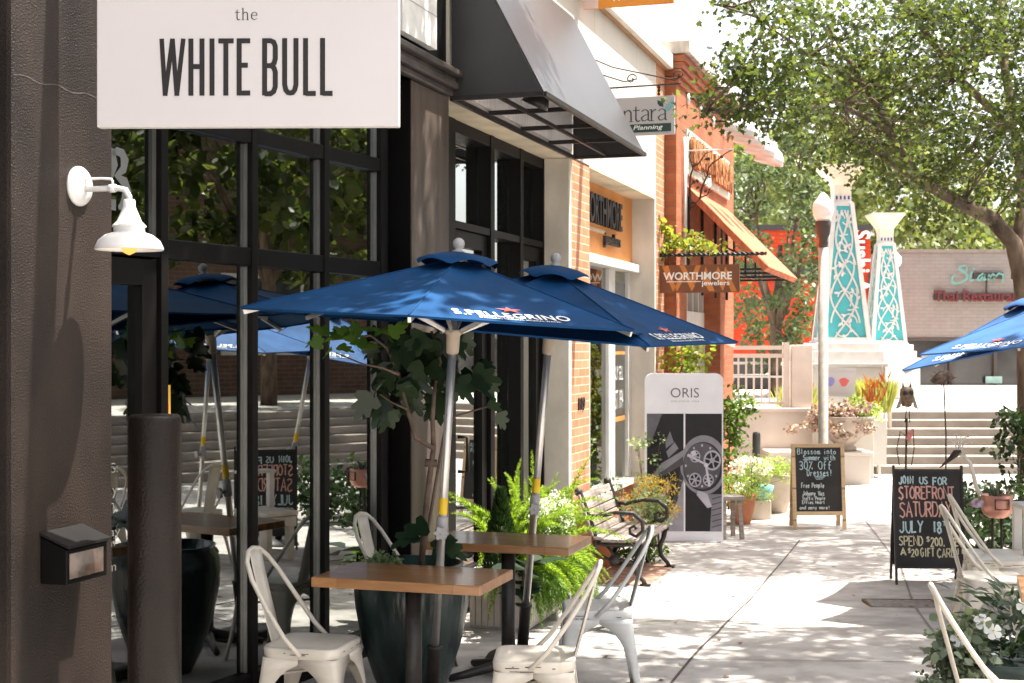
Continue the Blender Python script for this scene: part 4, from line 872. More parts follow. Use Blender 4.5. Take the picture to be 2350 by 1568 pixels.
# jeweller's sign
r, W_, H_, f = blade("hanging_sign", "brown and orange jewelers sign hanging from twisted iron bar", 3.8, -.02, .87, 2.566, 2.868, .035, mat("sign_brown", (.18, .065, .03), var=.06))
mb = MB(); dm = mat("diamond_orange", (.55, .19, .045), var=.05)
for pts in ([(.05, 1), (.13, 1), (.24, .05), (.19, .05)], [(.27, 1), (.34, .55), (.42, .05), (.46, .25), (.33, 1)], [(.19, .05), (.24, .05), (.33, .55), (.29, .75)], [(.47, 1), (.53, 1), (.46, .30), (.42, .55)], [(.59, .95), (.70, .05), (.63, .05), (.55, .5)], [(.74, .95), (.84, .35), (.80, .05), (.70, .60)], [(.83, .95), (.97, .03), (.90, .03), (.81, .7)]):
    mb.add([f(x*W_, y*H_*.98, .0012) for x, y in pts], [tuple(range(len(pts)))])
mb.build("zigzag_pattern", dm, r)
lt = MB(); put_text(lt, "WORTHMORE", .07*W_, .91*W_, .46*H_, .74*H_, f, .003, bold=.018); put_text(lt, "jewelers", .54*W_, .88*W_, .20*H_, .43*H_, f, .003, bold=.016); lt.ribbon([(.11*W_, .40*H_), (.53*W_, .40*H_)], .008, f, .003); lt.build("lettering", WHITE_INK, r)
mb = MB(); tw = [(x, .012*math.cos(x*60), H_ + .11 + .012*math.sin(x*60)) for x in np.arange(-.05, 1.18, .012)]
mb.tube(tw, .012, 6); mb.tube([(x, -.012*math.cos(x*60), H_ + .11 - .012*math.sin(x*60)) for x in np.arange(-.05, 1.18, .012)], .012, 6)
for x in (.12, W_-.12): mb.tube([(x, 0, H_), (x, 0, H_+.10)], .006, 5)
mb.build("twisted_bar", IRON, r)
# iron branch bracket on the brick shop
r = thing("branch_bracket", "iron bracket shaped like leafless branches on the brick shop", "bracket", FA(4.55, .13, 3.12), ANG_V)
mb = MB(); mb.tube([(.02, 0, 0), (.02, 0, 1.18)], .014, 6); mb.tube([(0, 0, 1.09), (.565, 0, 1.085)], .009, 6); mb.build("rod", WHITE_TRIM, r)
mb = MB(); sc_ = .565/1.0
def z2(x, y): return ((x-60)/940*.565, 0, 1.09 - (y-450)/940*.565*1.02)
for pts, rs in (([(170, 1560), (170, 1330), (165, 1100), (185, 900), (225, 780), (190, 640), (160, 560), (190, 460)], .016), ([(360, 1350), (385, 1180), (440, 1040), (500, 920), (520, 780), (600, 690), (720, 620), (850, 520), (1000, 450)], .014), ([(225, 740), (330, 700), (400, 600), (470, 510), (560, 480)], .011), ([(180, 1080), (250, 1040), (300, 980)], .009), ([(380, 1320), (500, 1280), (530, 1200), (575, 1120)], .010), ([(500, 1260), (620, 1190)], .005), ([(240, 800), (350, 860), (420, 900)], .007), ([(170, 1400), (280, 1420), (360, 1350)], .012), ([(150, 1540), (280, 1450)], .007), ([(440, 1010), (400, 950)], .006), ([(440, 1100), (540, 1060)], .005)):
    n_ = len(pts); mb.tube([z2(*p) for p in pts], [rs*(1-.6*i/(n_-1)) for i in range(n_)], 6)
mb.build("iron_branch", RUSTIRON, r)
lv = Leaves(OVAL); rg = nprng(5)
for x, y in ((400, 880), (440, 930), (545, 640), (735, 560), (590, 490), (350, 1120), (490, 1180), (215, 1000), (300, 980), (560, 960), (520, 620)): lv.add(np.array(z2(x, y)), rg.normal(size=3), np.array((0, -1, .2)), .05)
lv.build("iron_leaf", RUSTIRON, r)
# gooseneck lamps
for i, t in enumerate((4.74, 5.6, 6.5, 7.4)):
    lab = ["first", "second", "third", "fourth"][i] + " white gooseneck lamp along the brick shop's cornice, counted from the left"
    if i == 0:
        g0 = thing("gooseneck_lamp", lab, "lamp", FA(t, .13, 4.84), ANG_U, group="gooseneck lamps on the brick shop")
        mb = MB(); mb.lathe([(.07, 0), (.07, .02), (.03, .035)], 14, Matrix.Rotation(R(90), 4, 'X')); mb.build("wall_plate", WHITE, g0)
        mb = MB(); mb.tube([(0, -.02, 0), (0, -.42, .0), (0, -.56, .02), (0, -.66, .0), (0, -.70, -.08), (0, -.70, -.16)], .017, 8); mb.build("arm", IRON, g0)
        mb = MB(); mb.lathe([(.04, -.14), (.055, -.2), (.07, -.24), (.15, -.30), (.19, -.38), (.20, -.46), (.192, -.46), (.18, -.38), (.14, -.31), (.05, -.26)], 20, Matrix.Translation((0, -.70, 0)) @ Matrix.Rotation(R(14), 4, 'X') , cap=False); mb.build("lamp_shade", WHITE, g0)
    else:
        c = copy_tree(g0); c.location = FA(t, .13, 4.84); c["label"] = lab

# ================================================================ things on the black pier
yl = 5.44
t = ft(180); zr = fz(180, 428)
r = thing("wall_lamp", "white enamel barn lamp with glowing bulb on the black pier", "lamp", FA(t, .0, zr), ANG_V)
mb = MB(); mb.lathe([(.074, 0), (.074, .008), (.066, .018), (.045, .024), (.03, .03), (.001, .032)], 28, Matrix.Rotation(R(90), 4, 'Y')); mb.build("wall_plate", WHITE, r)
mb = MB(); ax = .215
mb.tube([(.02, 0, -.012), (ax-.05, 0, -.012), (ax-.015, 0, -.02), (ax, 0, -.045), (ax, 0, -.075)], .011, 10); mb.tube([(.02, 0, .026), (.10, 0, .026), (ax-.075, 0, .022), (ax-.07, 0, .014), (ax-.07, 0, -.012)], .0045, 8); mb.lathe([(.0155, -.012), (.0155, .012)], 12, Matrix.Translation((ax-.07, 0, -.012)) @ Matrix.Rotation(R(90), 4, 'Y')); mb.build("arm", WHITE, r)
MS = Matrix.Translation((ax, 0, 0))
mb = MB(); mb.lathe([(.018, -.055), (.022, -.06), (.022, -.08), (.03, -.10), (.045, -.135), (.060, -.150), (.062, -.155), (.056, -.158), (.056, -.175), (.085, -.185), (.110, -.205), (.120, -.225), (.124, -.236), (.121, -.240), (.115, -.232), (.104, -.210), (.08, -.192), (.04, -.18), (.001, -.178)], 36, MS, cap=False)
mb.build("lamp_shade", WHITE, r)
mb = MB(); mb.lathe([(.010, -.18), (.016, -.19), (.028, -.215), (.030, -.232), (.022, -.248), (.006, -.256), (.001, -.258)], 18, MS); mb.build("bulb", emitmat("warm_bulb", (1.0, .42, .10), .55), r)

ta, tb = ft(92), ft(246, .11); za, zb = fz(100, 1339), fz(120, 1237)
r = thing("wall_light", "black wedge-topped wall light with glass front low on pier", "wall light", FA((ta+tb)/2, 0, za), ANG_U)
w = (tb-ta)/2; h = .125; d = .11
mb = MB(); mb.add([(-w, 0, 0), (w, 0, 0), (w, -d, 0), (-w, -d, 0), (-w, 0, h+.045), (w, 0, h+.045), (w, -d, h), (-w, -d, h)], [(0,3,2,1),(4,5,6,7)[::-1],(0,1,5,4),(1,2,6,5),(2,3,7,6),(3,0,4,7)]); mb.build("housing", BLACK_PAINT, r, bevel=.004)
mb = MB(); mb.add([(-w-.006, 0, h+.050), (w+.006, 0, h+.050), (w+.006, -d-.012, h+.004), (-w-.006, -d-.012, h+.004), (-w-.006, 0, h+.060), (w+.006, 0, h+.060), (w+.006, -d-.012, h+.014), (-w-.006, -d-.012, h+.014)], [(0,1,2,3),(7,6,5,4),(0,4,5,1),(1,5,6,2),(2,6,7,3),(3,7,4,0)]); mb.build("lid", mat("lid_black", (.012, .011, .0105), rough=.5, spec=.15), r)
MB().box(-w+.012, w-.03, -d-.004, -d-.001, .02, h-.015).build("glass_front", mat("brown_lens", (.075, .052, .040), rough=.08, var=.7, scale=14, spec=.6), r)

# bollards
def bollard(name, label, X, Y, rad, h, m, dome=.02):
    r = thing(name, label, "bollard", (X, Y, zg(Y)))
    mb = MB(); mb.lathe([(rad, -.05), (rad, h-dome), (rad*.97, h-dome*.4), (rad*.88, h), (.001, h + dome*.15)], 36); mb.build("post", m, r); return r, h
br, hh = bollard("bollard", "thick black-brown steel bollard beside the restaurant door", P(355, 952, 5.1).x, 5.1, 60/FPX*5.1, EYE - (952-CY)/FPX*5.1 - .2, mat("bollard_brown", (.0085, .0058, .0046), rough=.33, var=.35, scale=3, bump=.35, bscale=110, spec=.18))
bollard("bollard", "slim dark grey round-topped bollard before the cream retaining wall", P(1736, 993, 17.5).x, 17.5, .05, EYE - (993-CY)/FPX*17.5, mat("bollard_grey", (.10, .095, .095), rough=.4), dome=.08)

# ================================================================ cafe tables
def cafe_table(label, c, group):
    r = thing("cafe_table", label, "table", c, ANG_V, group=group); L2, D2 = .404, .24
    MB().box(-L2, L2, -D2, D2, .706, .75).build("table_top", BUTCHER, r, bevel=.004)
    mb = MB(); mb.tube([(0, 0, .02), (0, 0, .69)], .038, 20); mb.build("pedestal", IRON, r)
    mb = MB(); mb.box(-.2, .2, -.14, .14, .692, .705); mb.build("top_plate", IRON, r)
    mb = MB()
    for sx_, sy_ in ((1, 1), (1, -1), (-1, 1), (-1, -1)): mb.tube([(0, 0, .075), (.08*sx_, .06*sy_, .06), (.2*sx_, .15*sy_, .032), (.27*sx_, .20*sy_, .018)], [.032, .028, .022, .018], 10)
    mb.lathe([(.06, .03), (.055, .09), (.04, .11)], 16); mb.build("foot_base", IRON, r); return r
t1 = cafe_table("butcher-block cafe table in front of the dark glazed pot", (-.452, 6.54, zg(6.54)), "butcher-block cafe tables")
t2 = copy_tree(t1); t2.location = (-.02, 7.71, zg(7.7)); t2["label"] = "butcher-block cafe table beside the ferns, farther from the viewer"
t3 = copy_tree(t1); t3.location = (2.62, 6.15, zg(6.1)); t3["label"] = "butcher-block cafe table cut off by the right edge"

# ================================================================ metal chairs (front = +x)
def rrect(hx, hy, r_, z, n=6, x0=0):
    pts = []
    for cx, cy, a0 in ((hx-r_, hy-r_, 0), (-hx+r_, hy-r_, 90), (-hx+r_, -hy+r_, 180), (hx-r_, -hy+r_, 270)):
        for k in range(n+1): a = R(a0 + 90*k/n); pts.append((x0 + cx + r_*math.cos(a), cy + r_*math.sin(a), z))
    return pts
def loft(mb, loops, cap0=False, cap1=True):
    n = len(loops[0]); vs = [p for l in loops for p in l]; fs = []
    for i in range(len(loops)-1):
        for k in range(n): fs.append((i*n+k, i*n+(k+1) % n, (i+1)*n+(k+1) % n, (i+1)*n+k))
    if cap0: fs.append(tuple(range(n))[::-1])
    if cap1: fs.append(tuple((len(loops)-1)*n+k for k in range(n)))
    mb.add(vs, fs, True)
def metal_chair(label, loc, rz, m, group, scale=1.0):
    r = thing("metal_chair", label, "chair", loc, rz, group=group); r.scale = (scale,)*3
    mb = MB(); loft(mb, [rrect(.172, .172, .06, .408), rrect(.175, .175, .06, .418), rrect(.177, .177, .06, .445), rrect(.172, .172, .057, .455), rrect(.155, .155, .05, .4535), rrect(.13, .13, .05, .447), rrect(.05, .05, .03, .4455)])
    st = mb.build("seat", m, r)
    mb = MB(); rg = random.Random(hash(label) % 997)
    for k in range(20):                         # chipped paint along the rim
        a = rg.randrange(4); u0 = rg.uniform(-.12, .11); L_ = rg.uniform(.008, .07); z_ = rg.choice((.420, .427, .433, .412)) ; e = .1765 if z_ > .419 else .1755
        q = [(u0, z_), (u0+L_, z_ + rg.uniform(-.001, .001)), (u0+L_, z_+.0036), (u0, z_+.003)]
        mb.add([((x, -e-.0012, z), (x, e+.0012, z), (e+.0012, x, z), (-e-.0012, x, z))[a] for x, z in q], [(0, 1, 2, 3)])
    mb.build("paint_chip", CHIP, st)
    zs = [.41, .385, .36, .335, .30, .26, .20, .12, .0]
    def ww(z):
        if z > .372: return .172
        u = max(0, (z-.10)/.275); return .036 + .136*(1 - math.sqrt(max(0, 1-min(1, u)**2.2)))
    for sx_, sy_ in ((1, 1), (1, -1), (-1, 1), (-1, -1)):
        mb = MB(); A = []; B = []; C = []
        for z in zs:
            f_ = (.41-z)/.41; e = .170 + .045*f_ + .012*f_**3; w_ = min(ww(z), e-.001); rr = .022
            A.append((sx_*(e-w_), sy_*e, z)); B.append([(sx_*(e-rr), sy_*e, z), (sx_*(e-rr*.3), sy_*(e-rr*.3), z), (sx_*e, sy_*(e-rr), z)]); C.append((sx_*e, sy_*(e-w_), z))
        loops = [[A[i]] + B[i] + [C[i]] for i in range(len(zs))]; vs = [p for l in loops for p in l]; fs = []
        for i in range(len(zs)-1):
            for k in range(4): fs.append((i*5+k, i*5+k+1, (i+1)*5+k+1, (i+1)*5+k))
        mb.add(vs, fs, True); leg = mb.build("leg", m, r, solid=.004)
    mb = MB(); mb.tube([(.15, .15, .33), (-.15, -.15, .33)], .007, 6); mb.tube([(.15, -.15, .322), (-.15, .15, .322)], .007, 6); mb.build("brace", m, r)
    mb = MB(); h_ = [(.015, .184, .425), (-.06, .182, .50), (-.145, .172, .62), (-.222, .150, .74), (-.262, .112, .81), (-.281, .06, .848), (-.286, 0, .858)]
    full = h_ + [(x, -y, z) for x, y, z in h_[:-1][::-1]]
    mb.tube(full, .0105, 10); mb.build("back_hoop", m, r)
    mb = MB(); prof = [(-.160, .42, .048), (-.182, .46, .052), (-.204, .54, .055), (-.230, .64, .057), (-.262, .76, .060), (-.281, .85, .062)]; vs = []; fs = []
    for x, z, hw in prof: vs += [(x+.008, -hw, z), (x, -hw*.5, z), (x-.003, 0, z), (x, hw*.5, z), (x+.008, hw, z)]
    for i in range(len(prof)-1):
        for k in range(4): fs.append((i*5+k, i*5+k+1, (i+1)*5+k+1, (i+1)*5+k))
    mb.add(vs, fs, True); mb.build("back_splat", m, r, solid=.003)
    return r
GC = "distressed metal cafe chairs"
metal_chair("cream metal chair at the left end of the near table", (-.90, 6.42, zg(6.4)), ANG_V + R(4), CHAIR_W, GC, 1.02)
metal_chair("cream metal chair half hidden behind the dark glazed pot", (-.585, 7.86, zg(7.9)), ANG_V - R(4), CHAIR_W, GC)
metal_chair("cream metal chair at bottom centre, at the near table's right end", (.10, 6.20, zg(6.2)), R(177), CHAIR_W, GC)
metal_chair("greyish white metal chair at the right end of the farther table", (.44, 7.37, zg(7.4)), R(180), CHAIR_W2, GC)
metal_chair("cream metal chair on the right, farthest back beside chalkboard", (3.17, 9.35, zg(9.35)), R(-8), CHAIR_W, GC)
metal_chair("cream metal chair on the right, just in front of another", (2.80, 8.30, zg(8.3)), R(-6), CHAIR_W, GC)
metal_chair("cream metal chair at bottom right, overlapping the white flowers", (1.93, 5.55, zg(5.5)), R(-10), CHAIR_W, GC)

# ================================================================ umbrellas
UR, UE, UA, UH = 1.035, 1.918, 2.222, 1.880
def umbrella(label, base, rot, a0, m, text_panels, group="blue market umbrellas", letter=True):
    r = thing("market_umbrella", label, "umbrella", base, group=group, rot=rot)
    cs = [Vector((UR*math.cos(R(a0+60*k)), UR*math.sin(R(a0+60*k)), UE)) for k in range(6)]; ap = Vector((0, 0, UA))
    def surf(k, f_, g):
        p = ap.lerp(cs[k].lerp(cs[(k+1) % 6], g), f_*(1 - .028*math.sin(math.pi*g)*f_**3)); s_ = math.sin(math.pi*g)
        return p - Vector((0, 0, .016*s_*f_*(1-f_)*4 + .010*s_*f_**2))
    mb = MB(); ng = 8
    for k in range(6):
        b_, c_ = cs[k], cs[(k+1) % 6]; vs = []; fs = []
        for i in range(1, ng+1):
            f_ = i/ng
            for j in range(ng+1):
                g = j/ng; vs.append(surf(k, f_, g))
        o_ = len(vs); vs.append(ap)
        for j in range(ng): fs.append((o_, j, j+1))
        for i in range(ng-1):
            for j in range(ng): q = i*(ng+1)+j; fs.append((q, q+ng+1, q+ng+2, q+1))
        h0 = len(vs)
        for j in range(ng+1): vs.append(surf(k, .992, j/ng) - Vector((0, 0, .012)))
        for j in range(ng): q = (ng-1)*(ng+1)+j; fs.append((q, h0+j, h0+j+1, q+1))
        mb.add(vs, fs, False)
    for k in range(6): mb.tube([surf(k, q/12, 0) + Vector((0, 0, .001)) for q in range(1, 13)], .0042, 5)
    cn = mb.build("canopy", m, r)
    mb = MB(); vs = []; n_ = 60
    for i, (rr, zz) in enumerate(((.03, UA+.030), (.08, UA+.024), (.14, UA+.004), (.19, UA-.022), (.197, UA-.040))):
        for k in range(n_):
            th = 2*math.pi*k/n_; wv = abs(math.sin(3*(th-R(a0)))); vs.append((rr*math.cos(th), rr*math.sin(th), zz + (wv*.026 if i > 1 else 0)*(i-1)/3))
    fs = [(i*n_+k, i*n_+(k+1) % n_, (i+1)*n_+(k+1) % n_, (i+1)*n_+k) for i in range(4) for k in range(n_)]
    mb.add(vs, fs, True); mb.build("vent_cap", m, r)
    mb = MB(); mb.lathe([(.028, UA+.028), (.03, UA+.036), (.016, UA+.042), (.026, UA+.054), (.030, UA+.070), (.025, UA+.086), (.012, UA+.097), (.001, UA+.099)], 18); mb.build("finial", GREYPLASTIC, r)
    mb = MB(); mb.tube([(0, 0, .30), (0, 0, UA+.04)], .0205, 16); pl = mb.build("pole", ALU, r)
    mb = MB(); mb.lathe([(.0213, .985), (.0213, 1.065)], 16, cap=False); mb.build("yellow_tape", YELLOW, pl)
    mb = MB(); mb.lathe([(.026, .87), (.027, .88), (.027, .965), (.024, .975)], 16); mb.lathe([(.012, 0), (.012, .03)], 10, Matrix.Translation((0, -.02, .90)) @ Matrix.Rotation(R(90), 4, 'X')); mb.build("joint_collar", GREYPLASTIC, pl)
    mb = MB(); n_ = 36; prof = [((.030 + .006*math.cos(6*2*math.pi*k/n_)), 2*math.pi*k/n_) for k in range(n_)]
    vs = [(q*math.cos(a), -.048 - d_, .90 + q*math.sin(a)) for d_ in (0, .018) for q, a in prof]
    mb.add(vs, [tuple(range(n_)), tuple(range(2*n_-1, n_-1, -1))] + [(k, (k+1) % n_, n_+(k+1) % n_, n_+k) for k in range(n_)]); mb.lathe([(.006, 0), (.006, .004)], 10, Matrix.Translation((0, -.0655, .90)) @ Matrix.Rotation(R(90), 4, 'X')); mb.build("crank_knob", GREYPLASTIC, pl)
    mb = MB(); mb.lathe([(.026, UH-.12), (.031, UH-.11), (.033, UH-.03), (.045, UH-.02), (.048, UH-.005), (.03, UH)], 18); hb = mb.build("hub", TANPLASTIC, r)
    mb = MB(); mb.lathe([(.03, UA-.03), (.045, UA-.02), (.045, UA-.005), (.02, UA)], 16); mb.build("crown_hub", TANPLASTIC, r)
    for k in range(6):
        d_ = Vector((math.cos(R(a0+60*k)), math.sin(R(a0+60*k)), 0)); mid = ap.lerp(cs[k], .46) - Vector((0, 0, .022))
        rb = MB().bar(d_*.04 + Vector((0, 0, UA-.03)), cs[k]*.985 - Vector((0, 0, .02 - UE*.015)), .014, .022).build("rib", ALU, r)
        MB().bar(d_*.045 + Vector((0, 0, UH-.01)), mid, .013, .019).build("strut", ALU, rb)
    mb = MB(); mb.lathe([(.032, .04), (.032, .33), (.036, .335), (.036, .35), (.027, .352)], 16); bs = mb.build("base_sleeve", IRON, r)
    mb = MB(); mb.lathe([(.20, .0), (.205, .02), (.19, .045), (.05, .06)], 28); mb.build("base_plate", IRON, r)
    if letter:
        lt = MB(); lr = MB()
        for k in text_panels:
            b_, c_ = cs[k], cs[(k+1) % 6]; ex = (c_-b_).normalized(); mid = (b_+c_)/2; ey = (ap-mid); ey = (ey - ex*ey.dot(ex)).normalized()
            H = (ap-mid).length; L2_ = (c_-b_).length
            def f(x, y, z=0, k=k):
                f_ = 1 - y/H; return surf(k, min(1, f_/(1 - .02)), .5 + x/(L2_*max(.05, f_))) + en*(z - .001)
            en = ex.cross(ey)
            put_text(lt, "S.PELLEGRINO", -.29, .25, .078, .155, f, .006, bold=.022, space=1.08); put_text(lt, "SPARKLING NATURAL MINERAL WATER", -.19, .19, .044, .064, f, .006, bold=.008)
            st = [(.0 + (.040 if i % 2 == 0 else .014)*math.sin(i*math.pi/5)*1.6, .208 + (.044 if i % 2 == 0 else .015)*math.cos(i*math.pi/5)) for i in range(10)]
            lr.add([f(x, y, .0065) for x, y in st], [tuple(range(10))[::-1]])
        lt.build("lettering", WHITE_INK, cn); lr.build("star_mark", mat("star_red", (.72, .12, .09)), cn)
    return r
umbrella("blue market umbrella over the near table with lettering facing viewer", (-.393, 6.86, zg(6.86)), (0, R(3.4), 0), 22, BLUE, (4, 1))
umbrella("blue market umbrella over the farther table, tilted to the right", (.05, 8.0, zg(8.0)), (R(4.4), R(4.8), 0), -3, BLUE, (5, 2))
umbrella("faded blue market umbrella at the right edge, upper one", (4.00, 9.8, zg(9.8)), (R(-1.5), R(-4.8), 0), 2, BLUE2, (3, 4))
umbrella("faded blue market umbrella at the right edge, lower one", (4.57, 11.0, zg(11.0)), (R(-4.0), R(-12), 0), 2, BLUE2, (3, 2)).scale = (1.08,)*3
# ================================================================ bench
r = thing("park_bench", "slatted park bench with scrolled cast iron arms before brick pier", "bench", FA(.60, .34, 0), ANG_U); r.scale = (.86,)*3
mb = MB()
for k in range(6): y = .16 - k*.083; z = .415 + (.022 if k in (0,) else 0) + .012*(k > 3) - .010*(k == 5); mb.box(-.66, .66, y-.068, y+.004, z, z+.026)
mb.build("seat", BENCHWOOD, r, bevel=.004)
mb = MB()
for k in range(5):
    f_ = k/4; c = Vector((0, .185 + .115*f_, .50 + .33*f_)); d = Vector((0, .30, .95)).normalized()*.037; nn = Vector((0, -.95, .30)).normalized()*.011
    vs = [Vector((x, 0, 0)) + c + d*a + nn*b for x in (-.66, .66) for a, b in ((-1, -1), (1, -1), (1, 1), (-1, 1))]
    mb.add(vs, [(3,2,1,0),(4,5,6,7),(0,1,5,4),(1,2,6,5),(2,3,7,6),(3,0,4,7)])
mb.build("backrest", BENCHWOOD, r, bevel=.004)
for s_ in (-1, 1):
    x = .60*s_; mb = MB(); T = lambda pts, rs: mb.tube([(x, p, q) for p, q in pts], rs, 8)
    T([(.36, .0), (.31, .06), (.22, .2), (.16, .32), (.15, .42), (.19, .56), (.28, .80), (.315, .885), (.335, .90), (.35, .885)], [.026, .022, .022, .024, .026, .026, .026, .028, .034, .028])
    T([(-.34, 0), (-.32, .05), (-.25, .12), (-.235, .22), (-.28, .32), (-.30, .40)], [.026, .022, .022, .024, .024, .022])
    T([(-.33, .415), (-.15, .395), (.05, .385), (.17, .41)], .024)
    T([(.235, .66), (.12, .655), (-.05, .70), (-.22, .695), (-.31, .62), (-.315, .53), (-.25, .475), (-.19, .50), (-.185, .55), (-.225, .575), (-.25, .545)], [.018, .02, .021, .022, .022, .02, .018, .016, .015, .015, .016])
    T([(.16, .30), (.02, .24), (-.10, .24), (-.235, .22)], .016); T([(.05, .385), (-.02, .30), (-.05, .23)], .014)
    mb.lathe([(.05, -.018), (.05, .018)], 14, Matrix.Translation((x, -.03, .24)) @ Matrix.Rotation(R(90), 4, 'Y')); mb.lathe([(.035, -.032), (.035, .032)], 12, Matrix.Translation((x, .325, .885)) @ Matrix.Rotation(R(90), 4, 'Y'))
    mb.box(x-.03, x+.03, .31, .41, 0, .02); mb.box(x-.03, x+.03, -.39, -.29, 0, .02)
    mb.build("iron_end", IRON, r)

# ================================================================ standing banner with a watch photograph
Yb = 14.47; p = gp(1480, 1243, 0); W_ = (1659-1480)/FPX*Yb; H_ = (1243-857)/FPX*Yb
r = thing("banner_stand", "tall white ORIS banner printed with a grey watch photograph", "banner", (P(1480, 1243, Yb).x, Yb, 0), R(-2))
def rr2(x0, x1, y0, y1, q, n=6): 
    pts = [(x0, y0), (x1, y0)]
    for cx, a0 in ((x1-q, 0), (x0+q, 90)): pts += [(cx + q*math.cos(R(a0+90*k/n)), y1-q + q*math.sin(R(a0+90*k/n))) for k in range(n+1)]
    return pts
f = frame((0, 0, 0), (1, 0, 0), (0, 0, 1)); mb = MB(); mb.prism(rr2(0, W_, .01, H_, .075), .035, f)
bn = mb.build("fabric_panel", mat("banner_fabric", (.80, .79, .83), rough=.8, var=.03), r)
MB().box(.03, W_-.03, -.06, .1, -.0, .012).build("foot_plate", GREYPLASTIC, r)
lt = MB(); put_text(lt, "ORIS", .33*W_, .69*W_, H_-.245, H_-.148, f, .002, bold=-.008); lt.build("lettering", mat("banner_grey_ink", (.07, .07, .075)), bn)
lt = MB(); put_text(lt, "HÖLSTEIN 1904", .335*W_, .69*W_, H_-.292, H_-.272, f, .002, space=1.4); lt.build("small_lettering", GREY_INK, bn)
def BP(x, y): return ((x-585)/500*W_, (1243 - (850 + y*600/1568)*.94)/FPX*Yb)
def shape(pts, c, z, nm="print_shade"):
    c = c**1.25; mm = mat("print_%03d" % int(c*1000), (c, c*.96, c*1.08), rough=.8, var=.12, scale=9); mb = PR.setdefault(mm.name, (mm, MB()))[1]
    q = [f(*BP(x, y), z) for x, y in pts]; mb.add(q, [tuple(range(len(q)))])
def disc(cx, cy, rx, c, z, ry=None, x1=1076, rot=0):
    ry = ry or rx; pts = []
    for k in range(40):
        a = 2*math.pi*k/40; x, y = cx + rx*math.cos(a), cy + ry*math.sin(a); pts.append((min(x, x1), y))
    shape(pts[::-1], c, z)
PR = {}
shape([(598, 1168), (832, 1168), (832, 418), (598, 418)], .045, .001); shape([(843, 1168), (1076, 1168), (1076, 418), (843, 418)], .05, .001)
shape([(600, 640), (640, 560), (695, 418), (600, 418)], .20, .0016); shape([(605, 850), (830, 690), (830, 650), (690, 735)], .34, .0020); shape([(605, 870), (830, 742), (830, 690), (605, 850)], .13, .0021); shape([(640, 640), (690, 600), (650, 560), (605, 640)], .03, .0018)
shape([(720, 640), (770, 600), (745, 530), (715, 600)], .26, .0018); shape([(735, 700), (800, 640), (775, 600), (722, 660)], .30, .0019)
shape([(690, 1168), (832, 1168), (832, 830), (790, 980), (730, 1090)], .40, .0022); shape([(730, 1090), (790, 980), (832, 830), (810, 780), (790, 900), (720, 1050)], .10, .0023); shape([(600, 1168), (690, 1168), (690, 1100), (660, 1000), (610, 930), (600, 920)], .03, .0017); shape([(700, 960), (740, 900), (730, 840), (695, 930)], .42, .0022)
disc(960, 745, 150, .34, .0018, 190); disc(956, 755, 128, .06, .0022, 158); disc(950, 750, 118, .16, .0026, 148)
shape([(1000, 1168), (1076, 1168), (1076, 930), (985, 930), (1010, 1010)], .30, .0017); shape([(915, 935), (985, 1020), (1012, 1010), (985, 930), (925, 905)], .55, .0019)
for k in range(6): y = 950 + k*36; shape([(1012, y+14), (1076, y-4), (1076, y-9), (1012, y+9)], .06, .0024)
for k in range(12): a = 2*math.pi*k/12; x, y = 950 + 104*math.cos(a), 750 + 130*math.sin(a); disc(x, y, 6, .55, .0034, 8)
for cx, cy, q in ((1015, 715, 56), (905, 690, 34), (905, 840, 40), (990, 840, 34)):
    disc(cx, cy, q, .50, .0030, q*1.15); disc(cx, cy, q*.8, .05, .0034, q*.92); disc(cx, cy, q*.3, .5, .0038)
    for k in range(3): a = k*1.05 + cx; shape([(cx + q*.8*math.cos(a) - 4*math.sin(a), cy + q*.9*math.sin(a) + 4*math.cos(a)), (cx - q*.8*math.cos(a) - 4*math.sin(a), cy - q*.9*math.sin(a) + 4*math.cos(a)), (cx - q*.8*math.cos(a) + 4*math.sin(a), cy - q*.9*math.sin(a) - 4*math.cos(a)), (cx + q*.8*math.cos(a) + 4*math.sin(a), cy + q*.9*math.sin(a) - 4*math.cos(a))], .5, .0040)
shape([(860, 672), (980, 738), (985, 752), (858, 690)], .62, .0046); shape([(980, 738), (1005, 880), (990, 884), (968, 750)], .62, .0047)
shape([(878, 660), (905, 650), (915, 680), (888, 690)], .7, .0048); disc(975, 745, 14, .7, .0050)
for k in range(24): a = 2.2 + k*.045*2; 
for mm, mb in PR.values(): mb.build("print_shade", mm, bn)

